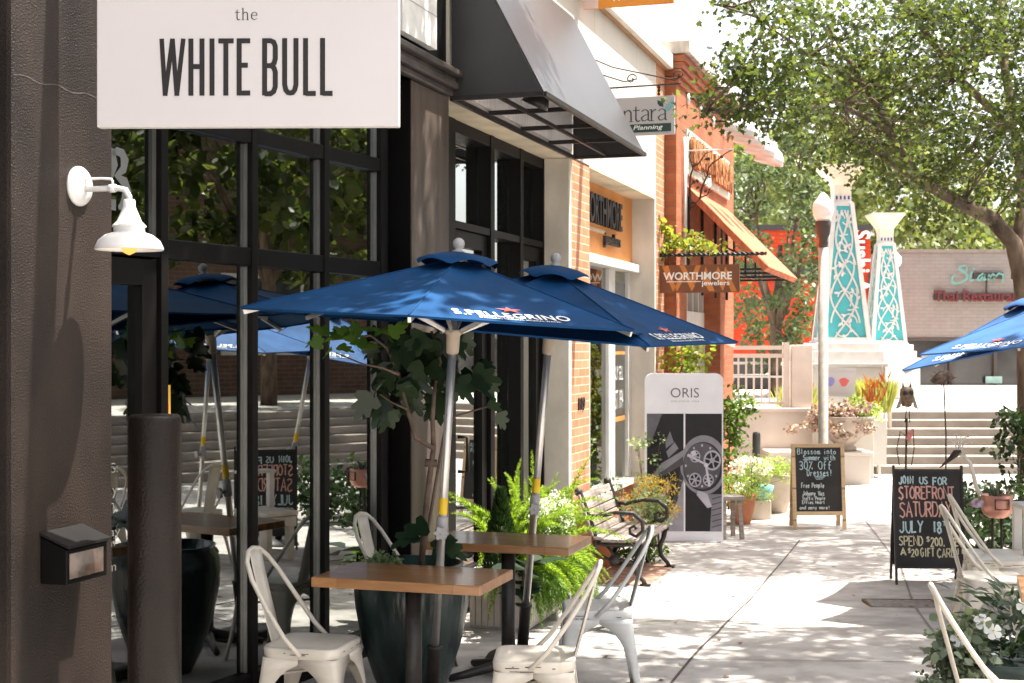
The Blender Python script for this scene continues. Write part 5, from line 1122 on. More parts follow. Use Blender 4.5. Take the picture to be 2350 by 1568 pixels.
# ================================================================ chalkboards
def easel(name, label, X0, X1, Y, h, rot, mframe, wood):
    r = thing(name, label, "chalkboard", ((X0+X1)/2, Y, zg(Y)), rot); w = (X1-X0)/2; tl = .16
    B = Matrix.Rotation(R(-7), 4, 'X')
    F_ = MB(); bw = .042 if wood else .018; zb = .15 if wood else .135
    for x in (-w, w-bw): F_.box(x, x+bw, -.012, .012, 0.0, h if wood else h + .03, B)
    F_.box(-w+bw, w-bw, -.012, .012, h-bw-.002, h-.002, B); F_.box(-w+bw, w-bw, -.012, .012, zb, zb+bw, B)
    F_.build("front_frame", mframe, r, bevel=.002 if wood else 0)
    mb = MB(); mb.box(-w+bw, w-bw, -.006, .006, zb+bw, h-bw-.002, B); bd = mb.build("board", CHALKBOARD, r)
    mb = MB(); B2 = Matrix.Translation((0, h*math.sin(R(14)), 0)) @ Matrix.Rotation(R(7), 4, 'X')
    for x in (-w+.01, w-bw-.01): mb.box(x, x+bw, .014, .034, 0.006, h-.01, B2)
    mb.box(-w+bw+.012, w-bw-.012, .014, .03, zb, zb+bw, B2); mb.box(-w+bw+.012, w-bw-.012, .018, .028, zb+bw+.001, h-.06, B2); mb.build("rear_leaf", mframe if wood else CHALKBOARD, r)
    o = B @ Vector((-w+bw, -.0065, zb+bw)); return r, bd, frame(o, (1, 0, 0), B.to_3x3() @ Vector((0, 0, 1))), 2*w-2*bw, h-zb-2*bw-.002
Yq = 15.43
r, bd, f, w, h = easel("chalkboard_sign", "wood framed chalkboard reading Blossom into Summer in mid pavement", P(1820, 0, Yq).x, P(1943, 0, Yq).x, Yq, .93, R(1), PINE, True)
lt = MB(); y = lambda a: h*(1-a)
for s, x0, x1, a0, a1, wd in (("Blossom into", .05, .90, .02, .105, .0075), ("Summer with", .17, .88, .115, .20, .0075), ("30% Off", .08, .80, .215, .345, .0085), ("Dresses!", .25, .80, .345, .44, .0085)): hand(lt, s, x0*w, x1*w, y(a1), y(a0), f, wd, jit=.12, seed=len(s), gap=.9)
for k in range(3): lt.ribbon([(.40*w + k*.01, y(.455+.022*k)), (.66*w - k*.015, y(.447+.022*k))], .006, f, .003)
lt.build("chalk_lettering", CHALK_B, bd); lt = MB()
for s, x0, x1, a0, a1, wd in (("Free People", .12, .62, .555, .63, .007), ("Johnny Was", .14, .62, .68, .75, .007), ("Traffic People", .13, .63, .765, .82, .006), ("Effies Heart", .13, .62, .83, .88, .006), ("and many more!", .07, .73, .91, .965, .006)): hand(lt, s, x0*w, x1*w, y(a1), y(a0), f, wd, jit=.12, seed=len(s), gap=.8)
lt.build("chalk_lettering", mat("pale_chalk", (.62, .68, .66), rough=.9), bd)
def storefront_board(label, X0, X1, Yq, rot):
    r, bd, f, w, h = easel("chalkboard_sign", label, X0, X1, Yq, .965, rot, IRON, False)
    CB = lambda x, y_: ((x-386)/(852-386)*w, h*(1-(y_-112)/(795-112)))
    def line(mb, s, x0, y0, x1, y1, wd, seed, gap=1.0):
        a = CB(x0, y1); b = CB(x1, y0); hand(mb, s, a[0], b[0], a[1], b[1], f, wd, jit=.16, seed=seed, gap=gap)
    lt = MB(); line(lt, "JOIN", 415, 150, 514, 203, .012, 1); line(lt, "US", 560, 155, 616, 205, .012, 2); line(lt, "FOR", 655, 158, 750, 212, .012, 3); line(lt, "JULY", 410, 470, 572, 552, .013, 4); line(lt, "18", 640, 475, 702, 552, .013, 5); line(lt, "TH", 712, 474, 764, 506, .009, 6); lt.build("chalk_lettering", CHALK_B, bd)
    lt = MB(); line(lt, "STOREFRONT", 410, 225, 800, 312, .0125, 7, .8); line(lt, "SATURDAY", 413, 335, 778, 440, .0125, 8, .8); lt.build("chalk_lettering", CHALK_P, bd)
    lt = MB(); line(lt, "SPEND", 403, 580, 570, 645, .010, 9, .8); line(lt, "$", 594, 582, 620, 620, .009, 10); line(lt, "200, GET", 625, 590, 850, 650, .010, 11, .8); line(lt, "A", 412, 668, 448, 715, .0125, 12); line(lt, "$", 462, 664, 484, 700, .009, 13); line(lt, "20", 486, 672, 536, 722, .010, 14); line(lt, "GIFT", 552, 668, 648, 728, .010, 15); line(lt, "CARD!", 668, 668, 828, 730, .010, 16); lt.build("chalk_lettering", CHALK_Y, bd)
storefront_board("black framed chalkboard reading Storefront Saturday beside the cream chairs", P(2056, 0, 11.85).x, P(2217, 0, 11.85).x, 11.85, R(-2))
storefront_board("duplicate Storefront Saturday chalkboard added out of view for its window reflection", 3.85, 4.45, 10.62, R(-60))  # unseen duplicate board, added so the restaurant glass mirrors it

# ================================================================ potted plants by the tables
def pot(name, label, X, Y, prof, m, soil=None, cat="planter", group=None, z=None):
    r = thing(name, label, cat, (X, Y, zg(Y) if z is None else z), group=group)
    mb = MB(); rt, ht = prof[-1]; mb.lathe(prof + [(rt*.93, ht), (rt*.88, ht-.05), (.001, ht-.05)], 40); mb.build("pot", m, r); return r
XF, YF = -.507, 7.20
r = pot("glazed_pot", "large dark teal glazed pot holding the fig tree", XF, YF, [(.10, -.03), (.13, 0), (.19, .12), (.25, .30), (.285, .48), (.292, .56), (.28, .63), (.255, .67), (.262, .70)], POTGLAZE)
# fig tree
r = thing("fig_tree", "young fig tree with large lobed leaves in dark pot", "tree", (XF, YF, zg(YF) + .65)); b = Vector(r.location)
rg = nprng(17); mb = MB(); lv = Leaves(FIG)
def fp(px, py, Y=7.15): return tuple(P(px, py, Y) - b)
stems = [([(985-20, 1320), (975, 1200), (985, 1100), (995, 1030), (993, 960), (997, 900), (1010, 830), (990, 760)], .017, 7.15), ([(995, 1030), (955, 1005), (935, 940), (915, 860), (890, 800), (850, 770), (760, 780)], .012, 7.1), ([(993, 960), (1000, 940), (1060, 880), (1110, 850)], .008, 7.2), ([(997, 900), (1000, 860), (985, 830), (978, 780)], .007, 7.2), ([(935, 940), (900, 925), (870, 905)], .006, 7.05), ([(965, 1310), (985, 1200), (1005, 1080), (1020, 990), (1045, 955), (1130, 930)], .010, 7.2), ([(915, 860), (880, 845), (830, 835), (770, 810)], .007, 7.0), ([(1000, 940), (975, 905), (930, 870)], .007, 7.2)]
for pts, r0, Y in stems:
    n_ = len(pts); mb.tube([Vector(fp(x, y, Y)) + Vector((0, rg.uniform(-.02, .02), 0)) for x, y in pts], [r0*(1-.55*i/(n_-1)) for i in range(n_)], 8)
mb.tube([Vector(fp(975, 1062)), Vector(fp(1003, 1064))], .02, 8)
mb.build("trunk", TWIG, r)
lp = [(x, y) for x, y in ((905, 865), (940, 880), (870, 870), (960, 830), (985, 850), (1000, 800), (930, 790), (890, 830), (850, 790), (960, 770), (1010, 850), (1040, 870), (905, 800), (1060, 880), (940, 900), (870, 920), (905, 930), (1000, 920), (960, 860), (1020, 790), (1080, 860), (990, 760), (1035, 760))]
for x, y in lp:
    for q in range(3):
        p_ = fp(x + rg.uniform(-22, 22), y + rg.uniform(-18, 18), rg.uniform(6.98, 7.32)); d = np.array([rg.normal()*.7, rg.normal()*.5, -.75 + rg.normal()*.3]); lv.add(p_, d, np.array([rg.normal()*.4, -1 + rg.normal()*.4, .6]), rg.uniform(.10, .165))
for x, y in ((1120, 925), (1138, 950), (1105, 840), (1125, 870), (870, 905), (905, 900), (1100, 865)):
    lv.add(fp(x, y, 7.2), rg.normal(size=3) + np.array([.2, 0, -.3]), np.array([.2, -1, .5]), rg.uniform(.08, .12))
for x, y in ((1010, 1255), (1030, 1235), (985, 1215), (1045, 1265), (960, 1230)): lv.add(fp(x, y, 7.0), np.array([rg.normal(), -.4, -.2]), np.array([0, -.8, .8]), .15)
lv.build("crown", leafm if False else leafmat("fig_leaf", [(.008, .019, .008), (.018, .034, .015), (.034, .058, .026), (.012, .026, .010)], trans=.2, rough=.28), r, cup=.30)
lv = Leaves(FIG)
for x, y in ((745, 775), (765, 800), (735, 795), (790, 765), (850, 760), (880, 770), (905, 765), (820, 770), (770, 775), (835, 790)):
    for q in range(2): lv.add(fp(x + rg.uniform(-15, 15), y + rg.uniform(-12, 12), rg.uniform(6.95, 7.1)), np.array([rg.normal(), rg.normal()*.5, rg.normal()*.5 + .3]), np.array([rg.normal()*.4, -.6, 1]), rg.uniform(.08, .13))
lv.build("young_leaves", leafmat("young_fig_leaf", [(.07, .16, .02), (.12, .22, .035), (.06, .12, .02)], trans=.5, rough=.35), r)
lv = Leaves(OVAL); cloud(lv, rg, [fp(870, 1285, 7.0), fp(900, 1288, 7.0), fp(850, 1292, 7.05)], .05, 120, .022); lv.build("creeping_plant", leafmat("creeper_leaf", [(.12, .18, .08), (.2, .25, .13), (.08, .13, .05)], trans=.3), r)

# fern trough
r = thing("fern_trough", "grey slatted trough overflowing with foxtail ferns beside shop window", "planter", FA(-2.45, .30, zg(9.7)), ANG_U)
mb = MB(); mb.box(-.40, .45, -.19, .19, .06, .44); mb.build("trough", mat("weathered_box", (.33, .30, .27), rough=.85, var=.2, stretch=(8, 8, .5)), r, bevel=.006)
mb = MB()
for k in range(9): mb.box(-.405, -.402, -.18 + k*.042, -.145 + k*.042, .08, .42)
for k in range(18): mb.box(-.39 + k*.046, -.352 + k*.046, -.194, -.191, .08, .42)
for x in (-.37, .40): mb.box(x-.03, x+.03, -.17, .17, -.08, .059)
mb.build("slat", mat("pale_slat", (.42, .38, .34), rough=.85, var=.2), r)
def fronds(lv, rg, base, n, L, el, az, rad, need, size, droop=.9):
    for _ in range(n):
        a = R(rg.uniform(*az)); e = R(rg.uniform(*el)); l = L*rg.uniform(.7, 1.15); v = np.array([math.cos(a)*math.cos(e), math.sin(a)*math.cos(e), math.sin(e)]); p = np.array(base, float) + rg.normal(size=3)*np.array([.06, .06, .02]); st = 26; dl = l/st; P0 = []; 
        for i in range(st):
            p = p + v*dl; v = v + np.array([0, 0, -droop*dl/l*1.3]); v /= np.linalg.norm(v); P0.append((p.copy(), v.copy()))
        for i, (p_, v_) in enumerate(P0):
            w_ = rad*math.sin(math.pi*min(1, .12 + .88*(i+1)/st)**.8) + .008
            k = need; q = rg.normal(size=(k, 3)); q -= np.outer(q @ v_, v_); q /= np.linalg.norm(q, axis=1, keepdims=True)
            lv.bulk(np.repeat(p_[None], k, 0) + v_*rg.uniform(0, dl, (k, 1)), q + v_*.9, rg.normal(size=(k, 3)), np.full(k, size)*rg.uniform(.7, 1.2, k)*(w_/rad + .15))
FERN_M = leafmat("fern_green", [(.17, .27, .025), (.24, .36, .04), (.32, .42, .07), (.13, .21, .02)], trans=.5, rough=.5)
rg = nprng(23); lv = Leaves(NEEDLE)
fp_ = thing("foxtail_fern", "bright green foxtail ferns spilling over the grey trough", "fern", FA(-2.40, .30, zg(9.7) + .42), ANG_U)
for bx, n_, el, az, L_ in ((-.3, 10, (10, 75), (150, 330), .52), (-.1, 10, (15, 80), (180, 350), .56), (.1, 12, (15, 80), (200, 380), .62), (.3, 14, (5, 75), (210, 400), .66), (.3, 8, (60, 88), (0, 360), .62), (-.05, 8, (60, 88), (0, 360), .60)):
    fronds(lv, rg, (bx, 0, 0), int(n_*1.6), L_*1.12, el, az, .040, 20, .038, droop=1.25)
lv.build("frond", FERN_M, fp_)
lv = Leaves(NEEDLE)
for bx in (-.35, -.15, .05, .25, .42): fronds(lv, rg, (bx, -.15, .02), 9, .42, (-20, 20), (230, 310), .03, 9, .034, droop=2.6)
lv.build("trailing_frond", leafmat("trailing_green", [(.07, .15, .02), (.11, .20, .03), (.16, .26, .05)], trans=.4), fp_)
q = thing("white_flower_clump", "airy clump of tiny white flowers among the ferns", "flowers", FA(-2.42, .48, zg(9.7) + .52), ANG_U); lv = Leaves(PETAL)
cen = [(rg.uniform(-.20, .30), rg.uniform(-.14, .10), rg.uniform(.08, .34)) for _ in range(46)]; cloud(lv, rg, cen, .07, 34, .017); lv.build("blossom", leafmat("tiny_white_petal", [(.75, .78, .74), (.62, .68, .60), (.8, .8, .78)], trans=.3), q)
lv = Leaves(OVAL); cloud(lv, rg, [(c[0], c[1], c[2]-.08) for c in cen], .09, 26, .026); lv.build("foliage", leafmat("clump_leaf", [(.10, .17, .03), (.15, .23, .05)], trans=.4), q)
q = thing("dwarf_conifer", "dark green cone shaped dwarf conifer among the ferns", "shrub", FA(-2.98, .36, zg(9.3) + .40), ANG_U); lv = Leaves(NEEDLE)
for _ in range(2600):
    z = rg.uniform(0, .52)**1.0; rr_ = .14*(1-z/.55)*rg.uniform(.5, 1); a = rg.uniform(0, 6.28); lv.add((rr_*math.cos(a), rr_*math.sin(a), z), np.array([math.cos(a)*.6, math.sin(a)*.6, 1]), rg.normal(size=3), .05)
lv.build("foliage", leafmat("conifer_green", [(.014, .035, .010), (.03, .06, .015), (.02, .045, .012)], trans=.2), q); MB().tube([(0, 0, -.05), (0, 0, .3)], .012, 6).build("trunk", TWIG, q)
q = thing("dark_leaf_plant", "dark broad-leaved plant at the left end of trough", "plant", FA(-3.02, .52, zg(9.2) + .32), ANG_U); lv = Leaves(OVAL)
for _ in range(26): a = rg.uniform(0, 6.28); lv.add(rg.normal(size=3)*np.array([.07, .05, .12]) + np.array([0, 0, .1]), np.array([math.cos(a), math.sin(a), .2]), np.array([0, -.4, 1]), rg.uniform(.12, .20))
lv.build("foliage", leafmat("dark_leaf", [(.010, .024, .012), (.018, .034, .016)], trans=.15), q); MB().tube([(0, 0, -.2), (0, 0, .15)], .01, 6).build("stem", TWIG, q)

# bushes behind the bench
def bush(name, label, loc, cat, cen_fn, n, k, rad, size, m, shape=OVAL, seed=1, stem=True, extra=None):
    r = thing(name, label, cat, loc); rg = nprng(seed); lv = Leaves(shape); cen = [cen_fn(rg) for _ in range(n)]; cloud(lv, rg, cen, rad, k, size); lv.build("foliage", m, r)
    if stem:
        mb = MB()
        for c in cen[::max(1, n//8)]: mb.tube([(0, 0, -.04), (c[0]*.4, c[1]*.4, c[2]*.5), c], [.008, .006, .003], 5)
        mb.build("stem", TWIG, r)
    return r
VAR_M = leafmat("variegated_leaf", [(.20, .26, .14), (.34, .38, .24), (.13, .19, .08), (.26, .32, .18)], trans=.35)
BUSH_M = leafmat("bush_leaf", [(.06, .12, .02), (.10, .17, .035), (.15, .22, .06), (.05, .09, .02)], trans=.4)
YEL_M = leafmat("golden_leaf", [(.42, .27, .03), (.55, .36, .06), (.30, .20, .02), (.18, .18, .03)], trans=.4)
pot("terracotta_pot", "terracotta pot behind the bench backrest", FA(.95, .02, 0).x, FA(.95, .02, 0).y, [(.10, 0), (.15, .3), (.17, .48), (.18, .52)], TERRA)
bush("variegated_shrub", "pale variegated shrub rising behind the park bench", FA(1.15, .06, 0), "shrub", lambda g: (g.uniform(-.6, .5), g.uniform(-.10, .16), g.uniform(.25, .74)), 40, 60, .12, .036, VAR_M, seed=3)
bush("golden_shrub", "golden orange shrub between the bench arm and banner", FA(1.75, .42, 0), "shrub", lambda g: (g.uniform(-.26, .12), g.uniform(-.2, .12), g.uniform(.38, .72)), 22, 60, .10, .04, YEL_M, LANCE, 4)
bush("ivy_plant", "trailing green ivy under the bench's far end", FA(1.35, .38, 0), "plant", lambda g: (g.uniform(-.45, .12), g.uniform(-.25, .05), g.uniform(.05, .36)), 24, 40, .09, .045, BUSH_M, seed=5)
bush("climbing_vine", "slim climbing vine against the pale pier left of banner", FA(2.75, .10, 0), "vine", lambda g: (g.uniform(-.12, .12), g.uniform(-.08, .08), g.uniform(.2, 1.15)), 18, 30, .09, .04, VAR_M, seed=6)

# vine on the brick shop, two places
rgv = nprng(41)
def vine(label, path, n, rad, k, size, m, Yr=.15, zmin=-1):
    r = thing("climbing_vine", label, "vine", path[0]); b = np.array(path[0]); pts = [np.array(p) - b for p in path]
    MB().tube([tuple(p) for p in pts], .012, 6).build("stem", TWIG, r); lv = Leaves(OVAL); cen = []
    for _ in range(n): i = rgv.integers(0, len(pts)-1); c = pts[i] + (pts[i+1]-pts[i])*rgv.random() + rgv.normal(size=3)*np.array([.10, Yr, .10]); cen.append(c) if c[2] + b[2] > zmin else None
    cloud(lv, rgv, cen, rad, k, size); lv.build("foliage", m, r); return r
VINE_M = leafmat("vine_leaf", [(.10, .17, .02), (.17, .24, .04), (.30, .26, .05), (.09, .13, .02)], trans=.5)
vine("yellow green vine sprawling over the twisted iron bar", [tuple(P(1517, 600, 15.6)), tuple(P(1530, 545, 15.6)), tuple(P(1575, 555, 15.55)), tuple(P(1610, 578, 15.5)), tuple(P(1640, 590, 15.45))], 40, .12, 24, .062, VINE_M, zmin=3.0)
vine("vine climbing the brick corner above the white banner", [tuple(P(1562, 1000, 15.6)), tuple(P(1560, 860, 15.6)), tuple(P(1575, 815, 15.5)), tuple(P(1610, 820, 15.4))], 22, .13, 20, .075, VINE_M)
vine("green vine on the brick pier right of the banner", [tuple(P(1672, 1170, 16.6)), tuple(P(1672, 1060, 16.7)), tuple(P(1676, 980, 16.7)), tuple(P(1690, 935, 16.7)), tuple(P(1715, 945, 16.7))], 46, .13, 22, .065, BUSH_M)

# pots right of the banner
Yp = 16.0
r = thing("plant_stool", "weathered wooden stool at the banner's right edge", "stool", (P(1678, 0, 14.75).x, 14.75, 0), R(12))
mb = MB(); mb.box(-.17, .11, -.12, .12, .40, .44); mb.build("seat", BENCHWOOD, r, bevel=.004)
for sx_, sy_ in ((-1, -1), (1, -1), (1, 1), (-1, 1)): MB().bar((.08*sx_ - .03, .09*sy_, .40), (.10*sx_ - .03, .13*sy_, 0), .035, .04).build("leg", BENCHWOOD, r)
def px_(x, Y): return (x-CX)/FPX*Y
pot("terracotta_pot", "tall terracotta pot beside the wooden stool", px_(1703, 15.9), 15.9, [(.09, 0), (.13, .15), (.16, .30), (.17, .33)], TERRA)
r = thing("planter_box", "weathered box planter with aqua bowl between two pots", "planter", (px_(1742, 16.4), 16.4, 0)); MB().box(-.12, .12, -.12, .12, 0, .22).build("box", CONCRETE, r, bevel=.01)
mb = MB(); mb.lathe([(.10, .221), (.15, .30), (.17, .38), (.16, .38), (.001, .36)], 28); mb.build("aqua_bowl", AQUA, r)
pot("beige_planter", "tall tapered beige planter nearest the retaining wall", px_(1782, 17.0), 17.0, [(.12, 0), (.17, .2), (.21, .42), (.225, .46)], BEIGEPOT)
LIME_M = leafmat("lime_grass", [(.18, .28, .05), (.28, .38, .09), (.36, .44, .14), (.14, .22, .04)], trans=.45)
bush("leafy_pot_plant", "lime green trailing plant filling the terracotta pot", (px_(1703, 15.9), 15.9, .30), "plant", lambda g: (g.normal()*.12, g.normal()*.10, g.uniform(-.02, .24)), 22, 50, .09, .045, LIME_M, LANCE, 8)
bush("leafy_pot_plant", "lime green plant with white flowers over the aqua bowl", (px_(1740, 16.4), 16.4, .36), "plant", lambda g: (g.normal()*.14, g.normal()*.10, g.uniform(0, .30)), 26, 50, .09, .045, LIME_M, LANCE, 9)
bush("leafy_pot_plant", "spiky lime plant in the tall beige planter", (px_(1782, 17.0), 17.0, .44), "plant", lambda g: (g.normal()*.13, g.normal()*.1, g.uniform(0, .2)), 16, 50, .1, .06, LIME_M, LANCE, 10)
lv = Leaves(PETAL); q = thing("white_blossoms", "cloud of small white blossoms above the lime plants", "flowers", (px_(1725, 16.2), 16.2, .55)); rg = nprng(12); cloud(lv, rg, [(rg.uniform(-.22, .22), rg.uniform(-.1, .1), rg.uniform(-.04, .16)) for _ in range(24)], .06, 18, .028); lv.build("blossom", leafmat("blossom_petal", [(.72, .66, .72), (.8, .76, .78)], trans=.3), q)
MB().tube([(0, 0, -.2), (0, 0, .05)], .006, 5).build("stem", TWIG, q)

# white flowers, bottom right
XP, YP = 2.50, 7.2
pot("flower_pot", "low green pot with terracotta rim at bottom right corner", XP, YP, [(.20, 0), (.26, .10), (.29, .20), (.31, .235)], mat("green_glaze", (.05, .075, .065), rough=.3, var=.3))
r = thing("flowering_plant", "dark leafy plant with white five-petal flowers at bottom right", "flowers", (XP, YP, .2 + .20)); rg = nprng(51)
lv = Leaves(LANCE)
for _ in range(330):
    a = rg.uniform(0, 6.28); q = abs(rg.normal())*.125; p_ = (.04 + q*math.cos(a)*1.1, q*math.sin(a), rg.uniform(.0, .36)); lv.add(p_, np.array([math.cos(a), math.sin(a), rg.uniform(-.2, .9)]), np.array([0, -.3, 1]) + rg.normal(size=3)*.3, rg.uniform(.08, .13))
lv.build("foliage", leafmat("impatiens_leaf", [(.016, .040, .012), (.03, .065, .02), (.045, .085, .03)], trans=.25, rough=.35), r)
lv = Leaves(OVAL)
for x, y, z, a, s_ in ((.25, -.15, .24, .3, .30), (.30, -.1, .12, -.2, .28), (.1, -.25, .05, 5.0, .24)): lv.add((x, y, z), np.array([math.cos(a), math.sin(a), -.2]), np.array([-.1, -.7, .7]), s_)
lv.build("broad_leaf", leafmat("broad_green_leaf", [(.08, .14, .07), (.13, .19, .10)], trans=.35), r)
lv = Leaves(PETAL); ce = MB()
for x, y, z in ((-.19, -.22, .24), (-.15, -.25, .20), (.02, -.22, .32), (.10, -.26, .02), (-.30, -.2, .15), (.05, -.30, -.10), (.22, -.2, .30), (.24, -.24, -.03)):
    nrm = np.array([rg.normal()*.25, -.9, .5]); nrm /= np.linalg.norm(nrm); e1 = np.cross(nrm, (0, 0, 1)); e1 /= np.linalg.norm(e1); e2 = np.cross(nrm, e1)
    for k in range(5): a = k*2*math.pi/5 + x*9; lv.add(np.array((x, y, z)) + nrm*.002*k, e1*math.cos(a) + e2*math.sin(a), nrm, .044)
    ce.lathe([(.007, 0), (.004, .005), (.001, .006)], 8, Matrix.Translation(Vector((x, y, z)) + Vector(nrm)*.012))
lv.build("blossom", leafmat("white_petal", [(.78, .78, .80), (.72, .73, .76)], trans=.3), r); ce.build("flower_centre", YELLOW, r)
bush("creeping_ivy", "small round-leaved ivy trailing beside the green pot", (2.16, 6.98, .2), "plant", lambda g: (g.normal()*.05, g.normal()*.05, g.uniform(0, .30)), 20, 30, .06, .028, leafmat("round_ivy", [(.09, .13, .07), (.15, .19, .12), (.05, .08, .03)], trans=.3), seed=14)
bush("fuzzy_plant", "grey green fuzzy plant left of the white flowers", (2.24, 7.05, .2), "plant", lambda g: (g.normal()*.07, g.normal()*.06, g.uniform(.15, .42)), 22, 26, .08, .06, leafmat("sage_leaf", [(.16, .20, .14), (.22, .26, .19)], trans=.3), seed=15, shape=OVAL)

# hedge, white bench
r = thing("ivy_hedge", "dark green ivy hedge behind the copper bird planter", "hedge", (5.1, 13.0, 0)); rg = nprng(61); lv = Leaves(OVAL)
cen = [(rg.uniform(-1.15, 1.4), rg.uniform(-.9, .9), rg.uniform(.05, .62)) for _ in range(190)] + [(.15 + rg.normal()*.12, 1.35 + rg.normal()*.1, rg.uniform(.5, 1.35)) for _ in range(16)]; cloud(lv, rg, cen, .17, 46, .07); lv.build("foliage", leafmat("ivy_leaf", [(.018, .035, .014), (.03, .055, .02), (.045, .075, .03), (.02, .04, .015)], trans=.25, rough=.35), r)
mb = MB()
for c in cen[::12]: mb.tube([(c[0]*.9, c[1]*.9, -.03), c], .01, 5)
mb.build("stem", TWIG, r)
Yw = 10.25
r = thing("white_bench", "white painted wooden bench with box arm behind the chairs", "bench", (3.75, Yw, zg(Yw)), R(-4))
mb = MB(); mb.box(-.46, .08, -.17, .17, .40, .44); mb.box(-.45, .07, -.155, .155, .30, .395); mb.build("seat", CHAIR_W, r, bevel=.006)
for x in (-.42, -.02): mb = MB(); mb.box(x, x+.06, -.15, -.09, 0, .299); mb.box(x, x+.06, .09, .15, 0, .299); mb.build("leg", CHAIR_W, r)
mb = MB(); mb.box(-.10, -.04, -.16, -.11, .441, .76); mb.box(-.10, -.04, .11, .16, .441, .76); mb.box(-.11, .06, -.17, .17, .762, .79); mb.build("box_arm", WHITE_TRIM, r, bevel=.004)

# copper bird planter and garden stakes
def G2(px, py, Y, b): return tuple(P(px, py, Y) - Vector(b))
Yc = 11.6; b = (P(2288, 0, Yc).x, Yc, 0)
r = thing("bird_planter", "copper pot bird planter with long curved white neck", "sculpture", b); q = lambda x, y, d=0: tuple(Vector(G2(x, y, Yc, b)) + Vector((0, d, 0)))
mb = MB(); zt = P(0, 1136, Yc).z; zb = P(0, 1190, Yc).z; R_ = .126; mb.lathe([(.001, zb), (R_*.5, zb+.006), (R_*.82, zb+.03), (R_*.98, zb+.07), (R_, zt), (R_*.95, zt), (R_*.9, zt-.03), (.001, zt-.03)], 28); mb.build("pot_body", mat("copper_pink", (.62, .29, .21), rough=.4, metal=.35, var=.12), r)
mb = MB()
fr_ = frame((0, -R_-.003, 0), (1, 0, 0), (0, 0, 1)); 
for x0, x1, y0, y1 in ((-.055, .055, zt-.03, zt-.025), (-.055, .055, zt-.11, zt-.105), (-.058, -.053, zt-.11, zt-.025), (.053, .058, zt-.11, zt-.025)): mb.box(x0, x1, -R_-.004, -R_+.01, y0, y1)
mb.build("plate_outline", RUSTIRON, r)
mb = MB(); mb.tube([q(2250, 1135), q(2240, 1118), q(2234, 1090), q(2226, 1062), q(2214, 1048), q(2200, 1042)], [.02, .018, .017, .016, .015, .014], 10); mb.build("neck", mat("ivory_tube", (.62, .58, .50), rough=.5), r)
mb = MB(); mb.tube([q(2205, 1036), q(2194, 1040), q(2180, 1054), q(2156, 1074)], [.012, .03, .018, .003], 10); mb.build("head", RUSTIRON, r)
mb = MB()
for pts in ([(2200, 1036), (2190, 1018), (2182, 1010), (2175, 1012)], [(2202, 1036), (2206, 1015), (2215, 1004), (2224, 1002)], [(2202, 1034), (2198, 1012), (2192, 996)], [(2204, 1034), (2212, 1020), (2226, 1014), (2232, 1018)], [(2203, 1030), (2206, 1006), (2203, 995)]): mb.tube([q(*p) for p in pts], [.006, .005, .004, .006][:len(pts)], 6)
mb.build("crest", WHITE_TRIM, r)
for dx in (-.04, .04): mb = MB(); mb.tube([(dx, 0, 0), (dx*.9, 0, zb+.01)], .011, 6); mb.build("leg", RUSTIRON, r)
for s_ in (-1, 1):
    mb = MB(); x = s_*R_; mb.add([(x, -.05, zt-.04), (x + s_*.07, -.06, zt-.02), (x + s_*.13, -.05, zt-.07), (x + s_*.06, -.05, zt-.10), (x, -.05, zt-.09)], [tuple(range(5))]); mb.build("wing", mat("red_blue_enamel", (.45, .10, .07), var=.5, scale=18, c2=(.45, .48, .62)) if s_ < 0 else RUSTIRON, r, solid=.01)
lv = Leaves(LANCE); rg = nprng(71)
for _ in range(40): a = rg.uniform(0, 6.28); lv.add((rg.normal()*.04, rg.normal()*.04, zt-.02), np.array([math.cos(a)*.5, math.sin(a)*.5, 1]), rg.normal(size=3), rg.uniform(.05, .13))
lv.build("plant", leafmat("agave_leaf", [(.05, .08, .05), (.12, .15, .10), (.4, .4, .35)], trans=.2), r)

Yo = 13.4; b = (P(2079, 0, Yo).x, Yo, 0); q = lambda x, y, d=0: tuple(Vector(G2(x, y, Yo, b)) + Vector((0, d, 0)))
r = thing("owl_stake", "rusty metal owl garden stake left of the chalkboard post", "sculpture", b)
mb = MB(); mb.tube([(0, 0, 0), q(2079, 1060), q(2081, 960)], .010, 6); mb.tube([q(2078, 1000), q(2066, 990), q(2058, 1030), q(2064, 1068)], .005, 5); mb.tube([q(2082, 1000), q(2096, 985), q(2098, 1030), q(2092, 1068)], .005, 5); mb.tube([q(2077, 970), q(2081, 934)], .005, 5); mb.tube([q(2088, 970), q(2086, 934)], .005, 5); mb.build("rod", RUSTIRON, r)
mb = MB(); c = Vector(q(2081, 935)); mb.lathe([(.001, 0), (.045, .01), (.06, .06), (.065, .13), (.06, .17), (.035, .19), (.001, .195)], 14, Matrix.Translation(c)); mb.build("owl_body", RUST if False else mat("brown_tin", (.17, .11, .075), rough=.7, var=.5, scale=30), r)
mb = MB()
for s_ in (-1, 1):
    mb.lathe([(.022, 0), (.018, .008), (.001, .01)], 12, Matrix.Translation(c + Vector((s_*.026, -.055, .14))) @ Matrix.Rotation(R(90), 4, 'X')); mb.add([c + Vector((s_*.018, 0, .18)), c + Vector((s_*.045, 0, .18)), c + Vector((s_*.038, 0, .235))], [(0, 1, 2)])
mb.build("eye", IRON, r, solid=.006)
mb = MB()
for s_ in (-1, 1): mb.add([c + Vector((s_*.05, -.02, .13)), c + Vector((s_*.085, -.01, .05)), c + Vector((s_*.11, 0, -.02)), c + Vector((s_*.06, -.01, .0))], [(0, 1, 2, 3)])
mb.build("wing", mat("grey_tin", (.32, .28, .23), rough=.6, var=.3, scale=20), r, solid=.008)
